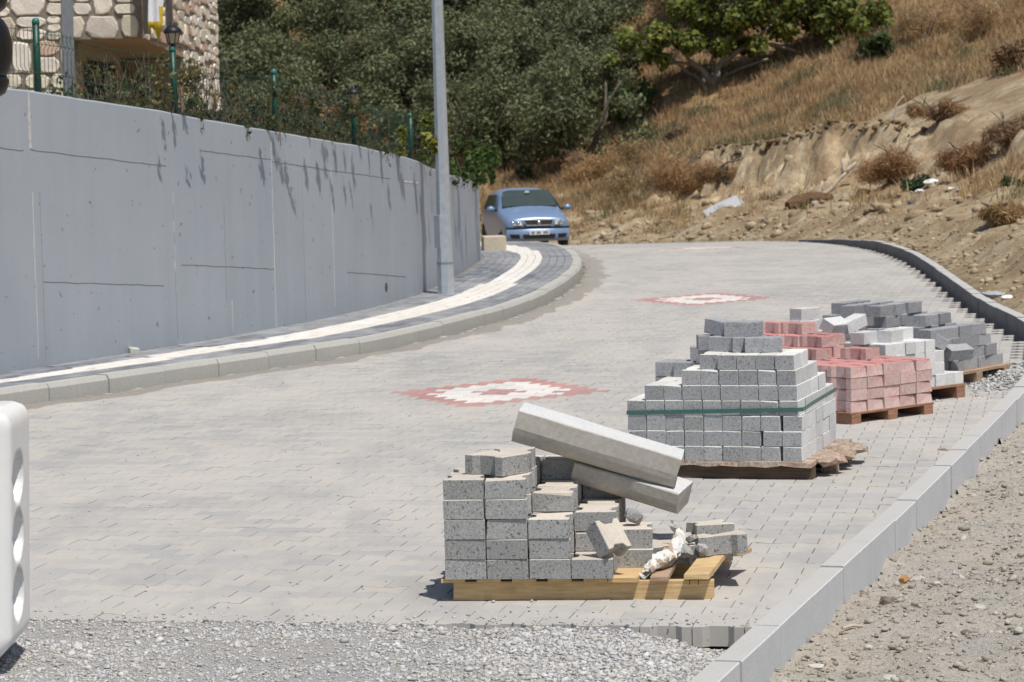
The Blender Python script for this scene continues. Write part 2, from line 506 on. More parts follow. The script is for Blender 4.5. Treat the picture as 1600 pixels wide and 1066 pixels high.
def hill_parts(x, y, d, i):
    ey = En[np.clip(i, 0, len(En) - 1), 1]
    base = np.array([gz(v) for v in ey])
    s = np.clip((x - 3.0) / 3.0, 0, 1)
    s = s * s * (3 - 2 * s)
    rgt = np.clip((x - 7.6) / 2.2, 0, 1); rgt = rgt * rgt * (3 - 2 * rgt)      # the scarp runs out to the right
    return ey, base, s, rgt

def hill_height(x, y, d, i, noise=True):
    ey, base, s, rgt = hill_parts(x, y, d, i)
    wob = np.array([fbm(a, b, 2.6, 3.1, 3) for a, b in zip(x, y)]) if noise else np.zeros(len(x))
    dd = d + wob * 0.55 * np.clip(d / 2.0, 0, 1)
    if noise:      # gullies cut into the scarp
        gul = np.array([abs(fbm(a, b * .35 + c * .0, .95, 14.0, 4)) + .55 * abs(fbm(a, b, .38, 17.0, 3)) for a, b, c in zip(x, y, d)])
        dd = dd - (gul - .22) * .9 * np.exp(-((d - 4.3) / .9) ** 2)
        global DDW
        DDW = dd
    hsc = np.interp(dd, SC_D, SC_H) * (1 - rgt) + np.interp(dd, SR_D, SR_H) * rgt
    h = hsc * s + np.interp(dd, SM_D, SM_H) * (1 - s)
    near = np.clip((ey - 17.0) / 5.0, 0, 1)          # beside the near kerb the ground is flat and low
    flat = -0.15 + 0.03 * np.clip(d, 0, 8)
    h = h * near + flat * (1 - near)
    if noise:
        rough = np.array([fbm(a, b, 0.9, 9.0, 5) for a, b in zip(x, y)])
        fine = np.array([fbm(a, b, .38, 29.0, 4) for a, b in zip(x, y)])
        h = h + fine * .11 * np.exp(-((d - 4.2) / 1.1) ** 2) * near
        big = np.array([fbm(a, b, 7.0, 5.0, 3) for a, b in zip(x, y)])
        amp = np.clip(d / 1.0, 0, 1) * np.clip(6.5 - d, 0.0, 3.0) / 3.0
        h = h + rough * (0.17 * amp * near + 0.03 * np.clip(d, 0, 1)) + big * 0.35 * np.clip((d - 6) / 4, 0, 1)
    return base + h

inside = dE <= 0.0
near_fr = (fy < 110) & (np.abs(fx) < 45)
hz = np.zeros(len(fx))
hz[:] = hill_height(fx, fy, np.clip(dE, 0, None), iE, True)
hz = np.where(inside, np.array([gz(v) for v in fy]) - 0.38, hz)
# in front of the camera's frame the ground stays level
hz = np.where((fy < 9) & (dE > 0), -0.15 + 0.02 * np.clip(dE, 0, 10), hz)
hz = np.where((fy < 20.2) & (dE > 0) & (dE < 4.0), hz - .14, hz)
V = np.stack([fx, fy, hz], 1)
nx, ny = len(xs), len(ys)
idx = np.arange(nx * ny).reshape(ny, nx)
F = np.stack([idx[:-1, :-1].ravel(), idx[:-1, 1:].ravel(), idx[1:, 1:].ravel(), idx[1:, :-1].ravel()], 1)
ex, by, s_, rg_ = hill_parts(fx, fy, dE, iE)
s_ = s_ * (1 - rg_)
tcol = np.ones((len(fx), 3))
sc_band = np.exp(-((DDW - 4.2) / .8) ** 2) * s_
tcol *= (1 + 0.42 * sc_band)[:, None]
lip = np.exp(-((DDW - 4.95) / .20) ** 2) * s_  # dark soil tone at the lip, with the overhang's shade painted in
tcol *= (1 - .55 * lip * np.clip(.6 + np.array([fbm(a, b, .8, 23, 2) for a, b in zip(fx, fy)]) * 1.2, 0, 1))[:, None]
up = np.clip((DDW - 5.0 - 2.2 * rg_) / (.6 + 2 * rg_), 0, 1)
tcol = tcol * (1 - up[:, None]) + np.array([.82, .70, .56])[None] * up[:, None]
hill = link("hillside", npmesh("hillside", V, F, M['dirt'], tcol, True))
tag(hill, kind='structure')
def hill_z(x, y):
    """height of the hillside sheet under a point"""
    ix = min(max(np.searchsorted(xs, x) - 1, 0), nx - 2); iy = min(max(np.searchsorted(ys, y) - 1, 0), ny - 2)
    tx = (x - xs[ix]) / (xs[ix + 1] - xs[ix]); ty = (y - ys[iy]) / (ys[iy + 1] - ys[iy])
    H = hz.reshape(ny, nx)
    return float((H[iy, ix] * (1 - tx) + H[iy, ix + 1] * tx) * (1 - ty) + (H[iy + 1, ix] * (1 - tx) + H[iy + 1, ix + 1] * tx) * ty)
def HP(px, py, y0=40.0, y1=180.0):
    """where the line of sight meets the hillside"""
    d = ray(px, py); y = y0
    while y < y1:
        p = CAM + d * y
        if p.z <= hill_z(p.x, p.y): break
        y += 0.15
    return CAM + d * y

# ------------------------------------------------------------------ paved road
A_LAT = math.radians(11.0)                       # the paving lattice follows the road, 11 degrees right of the view
LU = Vector((math.cos(A_LAT), -math.sin(A_LAT))) # along a course
LV = Vector((math.sin(A_LAT), math.cos(A_LAT)))  # across the courses, away from the camera
PU, PV = 0.2, 0.141
o0 = GP(640, 975)
LO = Vector((o0.x, o0.y))                        # lattice origin on the road's open front edge

def bone(L=0.2, w1=0.0825, w2=0.0585, g=0.0):
    h = L / 2
    r = [(-h, -w1), (-.0625, -w1), (-.0375, -w2), (.0375, -w2), (.0625, -w1), (h, -w1), (h, w1), (.0625, w1), (.0375, w2), (-.0375, w2), (-.0625, w1), (-h, w1)]
    return [(x - math.copysign(g, x), y - math.copysign(g * .5, y)) for x, y in r]
BONE_ROAD = bone(g=.0018)

def lat(i, j):
    """centre of paver i of course j"""
    p = LO + LU * ((i + (0.5 if j % 2 else 0.0)) * PU) + LV * ((j + .5) * PV)
    return p

def clip_poly(poly, n, c):
    """keep the side n.x <= c of a polygon"""
    out = []
    for k in range(len(poly)):
        a = Vector(poly[k]); b = Vector(poly[(k + 1) % len(poly)])
        da = n.dot(a) - c; db = n.dot(b) - c
        if da <= 0: out.append((a.x, a.y))
        if da * db < 0:
            q = a.lerp(b, da / (da - db)); out.append((q.x, q.y))
    return out

def snap(p):
    """lattice paver boundary nearest to a point (an even course)"""
    q = Vector((p.x, p.y)) - LO
    j = int(round(q.dot(LV) / PV - .5)); j -= j % 2
    i = int(round(q.dot(LU) / PU - .5))
    return i, j
DIAMONDS = [snap(GP(771, 614)), snap(GP(1096, 468)), snap(GP(1105, 387.5)), snap(GP(230, 985))]
DIAMONDS = DIAMONDS[:3]
def diamond_of(i, j):
    for k, (ci, cj) in enumerate(DIAMONDS):
        r = abs(j - cj)
        if r > 7: continue
        u = i + (.5 if j % 2 else 0) - (ci + .5)       # offset from the diamond's centre in pavers
        a = abs(u)
        if a <= (8 - r) / 2 - .25:
            if a <= max(0, 2 - r) / 2 - .2: return k, 'red'
            if a <= (4 if r == 0 else max(0, 6 - r)) / 2 - .2: return k, 'white'
            return k, 'red'
    return None

pav = []
cand = []
for j in range(0, 345):
    for i in range(-60, 75):
        p = lat(i, j)
        if p.x < -9 or p.x > 6.5 or p.y > 59.5: continue
        cand.append((i, j, p.x, p.y))
cx = np.array([c[2] for c in cand]); cy = np.array([c[3] for c in cand])
cE, ciE = sdist(cx, cy, En); cK, ciK = sdist(cx, cy, Kn)
KW = 0.10                                         # kerb width
for (i, j, x, y), de, dk, ie in zip(cand, cE, cK, ciE):
    lim = -KW - .004
    if de > lim + .14 or dk < .14: continue       # outside the road
    poly = [(x + LU.x * a + LV.x * b, y + LU.y * a + LV.y * b) for a, b in BONE_ROAD]
    cut = False
    if y < 20.5:
        if de > lim - .14:
            t = Vector(En[min(ie + 1, len(En) - 1)] - En[max(ie - 1, 0)]).normalized(); nr = Vector((t.y, -t.x))
            c = nr.dot(Vector(En[ie])) + lim
            poly = clip_poly(poly, nr, c); cut = True
            if len(poly) < 3: continue
            if len(poly) != 12: cut = True
    elif de > lim - .125: continue
    pav.append((i, j, x, y, poly, cut, diamond_of(i, j)))
PAVER_TINTS = [tuple(np.array([1, 1, 1]) * t * np.array(w)) for t, w in
               [(.93, (1, 1, 1.0)), (.97, (1.0, .99, .97)), (1.0, (1.02, 1, .96)), (1.04, (1.03, 1, .95)), (.95, (.97, .99, 1.02)), (1.06, (1.02, 1, .97)), (.88, (.97, .99, 1.03)), (1.0, (1, 1, 1))]]

road = bpy.data.meshes.new("road")
# bed under the pavers
rb = MB()
bed_pts = [k for k in range(0, len(E), 5) if 8 < E[k].y < 61]
rows_y = np.concatenate([np.arange(10.2, 12.4, .1), np.arange(12.4, 60.5, 0.4)])
vv = []; ff = []
NXB = 60
for y in rows_y:
    m = np.abs(En[:, 1] - y) < .3
    xe = float(np.interp(y, En[:, 1], En[:, 0])) - .05
    mk = np.abs(Kn[:, 1] - y) < .3
    xk = (Kn[mk, 0].min() if mk.any() else (-8.6 if y < 20 else -.5 - (y - 54.5) * 1.6)) - .02
    for k in range(NXB + 1):
        x = xk + (xe - xk) * k / NXB
        d = min(xe - x, x - xk)
        dr = xe - x
        low = -.010
        if dr < .42 and y > 20.5: low = -.17
        if x - xk < .2: low = -.03
        vq_ = (Vector((x, y)) - LO).dot(LV)
        if vq_ < .06: low = -.35
        vv.append((x, y, gz(y) + low))
for r in range(len(rows_y) - 1):
    for k in range(NXB):
        a = r * (NXB + 1) + k
        ff.append((a, a + 1, a + NXB + 2, a + NXB + 1))
road = tag(link("road", npmesh("road", vv, ff, M['bed'])), kind='structure')

MAT_OF = {None: M['paver'], 'red': M['paver_red'], 'white': M['paver_white']}
def paver_mesh(poly, tintc, mat, name, z=0.0):
    b = MB(); b.cur = (*tintc, 1)
    b.prism(poly, -.08, z, 0, 0, .002, bottom=False)
    return b.mesh(name, mat)
SHARED = {}
def inframe(x, y):
    q = proj((x, y, 0))
    return -20 < q[0] < 1620 and q[1] < 1080
singles = 0
joined = {None: MB(), 'red': MB(), 'white': MB()}
dcount = 0
order = sorted(range(len(pav)), key=lambda k: pav[k][3])
for k in order:
    i, j, x, y, poly, cut, dia = pav[k]
    t = RNG.randrange(len(PAVER_TINTS))
    dz = RNG.uniform(-.0016, .0016)
    kind = dia[1] if dia else None
    single = False
    if kind is None and singles < 300 and inframe(x, y):
        single = True; singles += 1
    if dia and dia[0] < 2: single = True
    nm = {None: "paver", 'red': "red_paver", 'white': "white_paver"}[kind]
    if single:
        if cut or len(poly) != 12:
            me = paver_mesh([(a - x, b - y) for a, b in poly], PAVER_TINTS[t], MAT_OF[kind], nm)
        else:
            key = (kind, t)
            if key not in SHARED:
                SHARED[key] = paver_mesh([(LU.x * a + LV.x * b, LU.y * a + LV.y * b) for a, b in BONE_ROAD], PAVER_TINTS[t], MAT_OF[kind], nm)
            me = SHARED[key]
        slope = -math.atan(0.0016 * max(0, y - 32))
        o = link(nm, me, road, (x, y, gz(y) + dz), (slope + RNG.uniform(-.004, .004), RNG.uniform(-.004, .004), 0))
    else:
        b = joined[kind]; b.cur = (*PAVER_TINTS[t], 1)
        n = len(poly)
        rx, ry = RNG.uniform(-.005, .005), RNG.uniform(-.005, .005)
        ins = [(x + (a - x) * .985, y + (c - y) * .985) for a, c in poly]
        b.add([(a, c, gz(c) - .10) for a, c in poly] + [(a, c, gz(c) + dz - .002 + (a - x) * rx + (c - y) * ry) for a, c in poly] + [(a, c, gz(c) + dz + (a - x) * rx + (c - y) * ry) for a, c in ins],
              [(q, (q + 1) % n, n + (q + 1) % n, n + q) for q in range(n)] + [(n + q, n + (q + 1) % n, 2 * n + (q + 1) % n, 2 * n + q) for q in range(n)] + [tuple(2 * n + q for q in range(n))])
for kind, nm in ((None, "pavers_further_off"), ('red', "far_red_paving"), ('white', "far_white_paving")):
    if joined[kind].f:
        tag(joined[kind].build(nm.replace("pavers_further_off", "far_paving"), MAT_OF[kind], road), kind='stuff')

# ------------------------------------------------------------------ right kerb: stones 0.7 m long
kerb = tag(empty("kerb", (0, 0, 0)), kind='structure')
def kerb_run(line, parent, k0, k1, off_in, off_out, ztop, zbot, mats, name, chamfer=0.0, step=7, seed=3, inward=-1):
    """kerb stones along a curve; offsets are measured to its right"""
    rng = random.Random(seed)
    k = k0
    while k + step < k1:
        b = MB()
        prof = []
        n = 4 if step > 4 else 2
        js = rng.uniform(-.004, .004); jz = rng.uniform(-.004, .004)
        for q in range(n + 1):
            s = k + step * q / n
            if q == 0: s += .045
            if q == n: s -= .045
            i0 = int(s); fr = s - i0
            p = line[i0].lerp(line[min(i0 + 1, len(line) - 1)], fr)
            t = (line[min(i0 + 2, len(line) - 1)] - line[max(i0 - 2, 0)]).normalized()
            nr = Vector((t.y, -t.x))
            zt = ztop(p.y) + gz(p.y) + jz; zb = zbot(p.y) + gz(p.y)
            oi, oo = off_in + js, off_out + js
            c = chamfer; e = .004
            sg = 1 if oo > oi else -1
            pts = [(oi, zb), (oi, zt - e - c), (oi + sg * (e + c * .55), zt), (oo - sg * e, zt), (oo, zt - e), (oo, zb)]
            prof.append([(p.x + nr.x * a, p.y + nr.y * a, z) for a, z in pts])
        m = 6
        vs = [v for pr in prof for v in pr]
        fs = []; mi = []
        for q in range(n):
            for r in range(m - 1):
                f = (q * m + r, q * m + r + 1, (q + 1) * m + r + 1, (q + 1) * m + r)
                fs.append(f); mi.append([0, 2, 1, 2, 2][r] if len(mats) > 2 else 0)
        fs.append(tuple(reversed(range(m)))); mi.append(0)
        fs.append(tuple(n * m + r for r in range(m))); mi.append(0)
        c0 = Vector(prof[0][0])
        if (sg < 0): fs = [tuple(reversed(f)) for f in fs]
        b.v = [tuple(Vector(v) - c0) for v in vs]; b.c = [(1, 1, 1, 1)] * len(vs); b.f = [list(f) for f in fs]; b.m = mi
        b.build(name, mats, parent, loc=c0)
        k += step
kS = min(range(len(E)), key=lambda k: abs(E[k].y - 19.6)); kS = 45 + 7 * ((kS - 45) // 7)
kerb_run(E, kerb, 45, kS + 1, -KW, 0.0, ktop, lambda y: -.24, [M['kerb_new'], M['kerb_new'], M['kerb_face']], "kerb_stone")
kEnd = min(range(len(E)), key=lambda k: abs(E[k].y - 52.5))
kerb_run(E, kerb, kS, kEnd, -KW, 0.0, ktop, lambda y: -.24, [M['kerb_far_shaded'], M['kerb_new'], M['kerb_face']], "kerb_stone")

# dark core added inside the kerb; its colour stands in for joint shade
vs = []; fs = []
kl = list(range(46, kEnd - 4, 2))
for k in kl:
    t = (E[k + 2] - E[k - 2]).normalized(); nr = Vector((t.y, -t.x)); p = E[k]
    for a, z in ((-KW + .012, -.2), (-KW + .012, ktop(p.y) - .012), (-.012, ktop(p.y) - .012), (-.012, -.2)):
        vs.append((p.x + nr.x * a, p.y + nr.y * a, gz(p.y) + z))
for q in range(len(kl) - 1):
    for r in range(3): fs.append((q * 4 + r, q * 4 + r + 1, q * 4 + 5 + r, q * 4 + 4 + r))
link("mortar", npmesh("mortar", vs, fs, plain("joint shade core", (.10, .095, .088), .95)), kerb)  # added core inside the kerb, stands in for joint shade

# ------------------------------------------------------------------ left kerb and sidewalk
KH = 0.125
walk = tag(empty("sidewalk", (0, 0, 0)), kind='structure')
kerb_run(K, walk, 10, len(K) - 2, 0.0, -.13, lambda y: KH, lambda y: -.2, [M['kerb_old']], "kerb_stone", chamfer=.03, seed=5)
# sheet under the blocks and the blocks themselves, from kerb to wall
def wall_pt(k):
    p = K[k]; t = (K[min(k + 2, len(K) - 1)] - K[max(k - 2, 0)]).normalized(); nr = Vector((t.y, -t.x))
    best = None
    for q in range(0, 300):
        a = p - nr * (q * .02)
        d = sdist([a.x], [a.y], Wn)[0][0]
        if d <= 0.0: return q * .02
    return 2.0
wd = [wall_pt(k) if k % 5 == 0 else None for k in range(len(K))]
for k in range(len(wd)):
    if wd[k] is None:
        a = k - k % 5; b = min(a + 5, len(wd) - 1 - (len(wd) - 1) % 5)
        wd[k] = wd[a] if b == a else wd[a] + (wd[b] - wd[a]) * (k - a) / (b - a)
wd = [max(.5, min(2.2, w)) for w in wd]
def wpt(k, off, h):
    k = max(0, min(len(K) - 1.001, k)); i0 = int(k)
    p = K[i0].lerp(K[i0 + 1], k - i0)
    t = (K[min(i0 + 3, len(K) - 1)] - K[max(i0 - 2, 0)]).normalized(); nr = Vector((t.y, -t.x))
    q = p - nr * off
    return (q.x, q.y, gz(q.y) + h)
vs = []; fs = []
for k in range(len(K)):
    vs += [wpt(k, .12, KH - .012), wpt(k, wd[k] + .12, KH + .008)]
for k in range(len(K) - 1):
    fs.append((2 * k, 2 * k + 2, 2 * k + 3, 2 * k + 1))
bedw = link("bed", npmesh("bed", vs, fs, M['bed']), walk)
tiles = []
for k in range(10, len(K) - 2):
    w = wd[k]
    nrow = max(4, int(round((w - .13) / .105)))
    rw = (w - .13) / nrow
    s0 = int(nrow * .36); s1 = max(s0 + 2, int(round(nrow * .62)))
    for r in range(nrow):
        white = s0 <= r < s1
        if (k + (r % 2)) % 2 == 0 and True:
            tiles.append((k + (0), r, rw, white, 2, w))
tiles.sort(key=lambda t: wpt(t[0], .5, 0)[1])
tb = {False: MB(), True: MB()}
cnt = {False: 0, True: 0}
for (k, r, rw, white, L, w) in tiles:
    a = .13 + r * rw
    tb_t = RNG.choice([.62, .8, .95, 1.1, 1.3, .7, 1.0]) if not white else RNG.uniform(.92, 1.06)
    c4 = [wpt(k + .05, a + rw - .004, 0), wpt(k + .05, a + .002, 0), wpt(k + L - .05, a + .002, 0), wpt(k + L - .05, a + rw - .004, 0)]
    if c4[0][1] > 57: continue
    zt = KH + .004 + RNG.uniform(-.0015, .0015) + .012 * a
    px = proj(c4[0])
    single = cnt[white] < 150 and px[0] > -30 and c4[0][1] > 18
    b = MB() if single else tb[white]
    b.cur = (tb_t, tb_t, tb_t * (1.02 if not white else 1), 1)
    mid = Vector(c4[0]) if single else Vector((0, 0, 0))
    poly = [Vector(p) - mid for p in c4]
    ctr = sum(poly, Vector((0, 0, 0))) / 4
    ins = [p + (ctr - p).normalized() * .005 for p in poly]
    z = Vector((0, 0, 1))
    b.add([p + z * (zt - .03) for p in poly] + [p + z * (zt - .003) for p in poly] + [p + z * zt for p in ins],
          [(q, (q + 1) % 4, 4 + (q + 1) % 4, 4 + q) for q in range(4)] + [(4 + q, 4 + (q + 1) % 4, 8 + (q + 1) % 4, 8 + q) for q in range(4)] + [(8, 9, 10, 11)])
    if single:
        cnt[white] += 1
        b.build("white_paving_block" if white else "grey_paving_block", M['walk_white' if white else 'walk_grey'], walk, loc=mid)
for white in (False, True):
    tag(tb[white].build("far_white_blocks" if white else "far_grey_blocks", M['walk_white' if white else 'walk_grey'], walk), kind='stuff')

# ------------------------------------------------------------------ crushed stone in front of the road, sandy ground beside the kerb
def gravel_h(x, y):
    q = (Vector((x, y)) - LO)
    v = q.dot(LV)                                  # distance in front of the road's edge is negative
    right = min(1, max(0, (x - .42) / .28))
    h = -.006 - .080 * right * min(1, max(0, (v + .5) / .5) * .6 + .4)
    h += .016 * fbm(x, y, .5, 2, 4) + .03 * fbm(x, y, 1.7, 4, 3) * min(1, -v / .5 if v < 0 else 0)
    return h - (.02 if v > -.0 else 0)
gx = np.arange(-4.6, 1.6, .05); gy = np.arange(7.0, 12.4, .05)
vv = []; 
keep = {}
for y in gy:
    for x in gx:
        vv.append((x, y, gravel_h(x, y)))
ff = []
nxg = len(gx)
vn = np.array(vv); 
de, _ = sdist(vn[:, 0], vn[:, 1], En)
vq = (vn[:, 0] - LO.x) * LV.x + (vn[:, 1] - LO.y) * LV.y
ok = (de < -.02) & (vq < .06)
for r in range(len(gy) - 1):
    for k in range(nxg - 1):
        a = r * nxg + k
        q = (a, a + 1, a + nxg + 1, a + nxg)
        if all(ok[t] for t in q): ff.append(q)
used = sorted({t for f in ff for t in f}); mp = {t: n for n, t in enumerate(used)}
tag(link("gravel_bed", npmesh("gravel_bed", vn[used], [[mp[t] for t in f] for f in ff], M['gravel_base'], None, True)), kind='structure')

gx = np.arange(-.6, 5.4, .06); gy = np.arange(6.5, 21.5, .06)
X2, Y2 = np.meshgrid(gx, gy); x2, y2 = X2.ravel(), Y2.ravel()
de, ie = sdist(x2, y2, En)
def sand_h(x, y, d):
    return -.135 + .03 * min(d, 3) + .05 * fbm(x, y, .33, 6, 6) + .05 * fbm(x, y, 1.9, 8, 3) * min(1, d / .5) - .10 * min(1, max(0, (y - 19.6) / 1.6))
z2 = np.array([sand_h(a, b, max(0, c)) for a, b, c in zip(x2, y2, de)])
ok = (de > -.06) & (de < 4.2)
idx = np.arange(len(x2)).reshape(len(gy), len(gx))
F = np.stack([idx[:-1, :-1].ravel(), idx[:-1, 1:].ravel(), idx[1:, 1:].ravel(), idx[1:, :-1].ravel()], 1)
F = F[ok[F].all(1)]
used, inv = np.unique(F, return_inverse=True)
tag(link("sandy_ground", npmesh("sandy_ground", np.stack([x2, y2, z2], 1)[used], inv.reshape(F.shape), M['sand_base'], None, True)), kind='structure')

# ------------------------------------------------------------------ loose stones
def ico():
    t = (1 + 5 ** .5) / 2
    v = np.array([(-1, t, 0), (1, t, 0), (-1, -t, 0), (1, -t, 0), (0, -1, t), (0, 1, t), (0, -1, -t), (0, 1, -t), (t, 0, -1), (t, 0, 1), (-t, 0, -1), (-t, 0, 1)], float)
    v /= np.linalg.norm(v[0])
    f = np.array([(0, 11, 5), (0, 5, 1), (0, 1, 7), (0, 7, 10), (0, 10, 11), (1, 5, 9), (5, 11, 4), (11, 10, 2), (10, 7, 6), (7, 1, 8), (3, 9, 4), (3, 4, 2), (3, 2, 6), (3, 6, 8), (3, 8, 9), (4, 9, 5), (2, 4, 11), (6, 2, 10), (8, 6, 7), (9, 8, 1)])
    return v, f
IV, IF = ico()
def rocks_mesh(name, pts, size, mat, cols, flat=.6):
    """many angular stones in one mesh"""
    n = len(pts); pts = np.asarray(pts); size = np.asarray(size)
    V = IV[None] * (1 + NP.uniform(-.34, .34, (n, 12, 1)))
    V = V * (NP.uniform(.6, 1.25, (n, 1, 3)) * np.array([1, 1, flat]))
    a = NP.uniform(0, 6.28, n); ca, sa = np.cos(a)[:, None], np.sin(a)[:, None]
    b = NP.uniform(-.5, .5, n); cb, sb = np.cos(b)[:, None], np.sin(b)[:, None]
    x, y, z = V[..., 0], V[..., 1], V[..., 2]
    y, z = y * cb - z * sb, y * sb + z * cb
    x, y = x * ca - y * sa, x * sa + y * ca
    V = np.stack([x, y, z], -1) * size[:, None, None] + pts[:, None]
    F = IF[None] + (np.arange(n) * 12)[:, None, None]
    C = np.repeat(cols[:, None], 12, 1).reshape(-1, 3)
    return npmesh(name, V.reshape(-1, 3), F.reshape(-1, 3), mat, C)
def stone_cols(n, a, b):
    t = NP.random((n, 1)); v = NP.uniform(.80, 1.14, (n, 1))
    return (np.array(a) * t + np.array(b) * (1 - t)) * v

pts = []; sz = []
while len(pts) < 44000:
    x = RNG.uniform(-2.6, 1.3); y = RNG.uniform(9.2, 11.6)
    q = Vector((x, y)) - LO; v = q.dot(LV)
    dense = .35 + .65 * min(1, max(0, .5 + 1.1 * fbm(x, y, .7, 1.5, 3) + (.25 if x > -.6 else 0)))
    if v > -.015:
        if v > .3 or RNG.random() > .08 * math.exp(-v / .09): continue
        h = .002; s = RNG.uniform(.003, .008)
    else:
        if RNG.random() > dense: continue
        h = gravel_h(x, y); s = min(.021, (.0038 + .0012 * min(1, max(0, x + .6))) * math.exp(RNG.gauss(0.0, .52)))
    if x > E_PTS[0][0] and False: continue
    pts.append((x, y, h + s * .25)); sz.append(s)
pn = np.array(pts); de, _ = sdist(pn[:, 0], pn[:, 1], En); k = de < -.13
tag(link("gravel", rocks_mesh("gravel", pn[k], np.array(sz)[k], M['gravel_stone'], stone_cols(k.sum(), (1.0, 1.0, 1.02), (.86, .81, .74)))), kind='stuff')
pts = []; sz = []
while len(pts) < 30000:
    y = 8.8 + 12.0 * RNG.random() ** 1.4; x = RNG.uniform(.3, 5.0)
    if abs(proj((x, y, -.1))[0] - 1350) > 420: continue
    pts.append((x, y)); sz.append(min(.023, .0048 * math.exp(RNG.gauss(0, .66))))
pn = np.array(pts); de, _ = sdist(pn[:, 0], pn[:, 1], En)
k = (de > .03)
p3 = [(x, y, sand_h(x, y, d) + s * .25) for (x, y), d, s in zip(pn[k], de[k], np.array(sz)[k])]
tag(link("small_stones", rocks_mesh("small_stones", p3, np.array(sz)[k], M['gravel_stone'], stone_cols(k.sum(), (.84, .78, .68), (.58, .51, .41)))), kind='stuff')
# a spill of grey chips on the paving by the far pallets, and chips strewn over the road
pts = []; sz = []
c = GP(1565, 592)
for _ in range(2600):
    r = abs(RNG.gauss(0, .42)); a = RNG.uniform(0, 6.28)
    x, y = c.x + r * math.cos(a) * .9, c.y + r * math.sin(a) * 1.7
    pts.append((x, y, .004 + .06 * math.exp(-(r / .3) ** 2) * RNG.random())); sz.append(RNG.uniform(.006, .02))
for _ in range(700):
    y = 10.9 + 24 * RNG.random() ** 2; x = RNG.uniform(-3.5, 3.5)
    pts.append((x, y, .003)); sz.append(RNG.uniform(.003, .010))
pn = np.array(pts); de, _ = sdist(pn[:, 0], pn[:, 1], En); dk, _ = sdist(pn[:, 0], pn[:, 1], Kn); k = (de < -.13) & (dk > .05)
tag(link("stone_chips", rocks_mesh("stone_chips", pn[k], np.array(sz)[k], M['gravel_stone'], stone_cols(k.sum(), (.95, .95, .95), (.85, .82, .78)))), kind='stuff')
# sand that has drifted against the foot of the left kerb
vs = []; fs = []
for k in range(60, len(K) - 60):
    w = max(.0, .06 + .10 * fbm(K[k].x, K[k].y, .55, 12, 3)); w2 = w + .05 + .16 * abs(fbm(K[k].x, K[k].y, 1.1, 15, 3))
    t = (K[k + 2] - K[k - 2]).normalized(); nr = Vector((t.y, -t.x))
    for a, z in ((w, -.02), (w + .03, .004), (w2, .0045), (w2 + .14, .0022), (w2 + .2, -.006)):
        q = K[k] + nr * a; vs.append((q.x, q.y, gz(q.y) + z))
for k in range(len(vs) // 5 - 1):
    for r in range(4): fs.append((k * 5 + r, k * 5 + r + 1, k * 5 + 6 + r, k * 5 + 5 + r))
tag(link("sand", npmesh("sand", vs, fs, gravel_material("drifted sand", [(.47, .43, .375), (.43, .40, .36), (.36, .335, .30), (.52, .485, .435)], 50), None, True)), kind='stuff')
# soil clods along the scarp lip, coloured dark to stand in for overhang shade
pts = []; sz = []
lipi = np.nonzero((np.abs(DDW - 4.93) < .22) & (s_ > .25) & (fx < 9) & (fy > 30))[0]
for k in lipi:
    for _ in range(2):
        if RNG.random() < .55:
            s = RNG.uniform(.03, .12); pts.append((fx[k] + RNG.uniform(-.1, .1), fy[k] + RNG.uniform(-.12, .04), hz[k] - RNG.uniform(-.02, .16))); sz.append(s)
tag(link("shaded_topsoil", rocks_mesh("shaded_topsoil", pts, sz, M['rock'], stone_cols(len(pts), (.30, .22, .14), (.50, .38, .25)))), kind='stuff')
# rubble along the foot of the bank
pts = []; sz = []
for _ in range(4200):
    k = RNG.randrange(205, len(E) - 120)
    d = .15 + abs(RNG.gauss(0, 1.6))
    t = (E[k + 1] - E[k - 1]).normalized(); q = E[k] + Vector((t.y, -t.x)) * d
    s = min(.19, (.014 + .00045 * (q.y - 20)) * math.exp(RNG.gauss(0, .65)))
    pts.append((q.x, q.y, hill_z(q.x, q.y) + s * .2)); sz.append(s)
tag(link("rubble", rocks_mesh("rubble", pts, sz, M['rock'], stone_cols(len(pts), (1.1, 1.0, .85), (.80, .68, .52)))), kind='stuff')
# ------------------------------------------------------------------ retaining wall
def wall_material():
    m, n, l, p = new_mat("painted grey concrete")
    v = tex_vec(n, l, 'World', False)
    a = nz(n, l, v, .8, 5, .6); st = nz(n, l, v, 6.0, 5, .65, (1, 1, .06)); sp = nz(n, l, v, 16, 2, .5); f = nz(n, l, v, 60, 4, .6)
    c = ramp(n, l, a, [(.3, (.30, .335, .375)), (.7, (.35, .38, .415))])
    c = mixc(n, l, ramp(n, l, st, [(.42, 0.0), (.72, .22)]), c, (.41, .44, .47))
    c = mixc(n, l, ramp(n, l, st, [(.26, .16), (.42, 0.0)]), c, (.25, .275, .30))
    c = mixc(n, l, ramp(n, l, sp, [(.26, .8), (.295, 0.0)]), c, (.16, .16, .16))
    # rusty and pale wash marks near the foot
    l.new(c, p.inputs["Base Color"]); p.inputs["Roughness"].default_value = .75; p.inputs["Specular IOR Level"].default_value = .3
    bump(n, l, p, f, .25, .004)
    return m
M['wall'] = wall_material()
M['seam_dark'] = plain("form joint", (.255, .265, .275), .9)
M['seam_pale'] = plain("pale cement seam", (.50, .49, .45), .9)
M['stain'] = plain("cement stain", (.40, .37, .30), .95)
wall = tag(empty("retaining_wall", (W[90].x, W[90].y, 0)), "long smooth grey painted concrete retaining wall curving along the sidewalk", "wall")
wo = wall.location
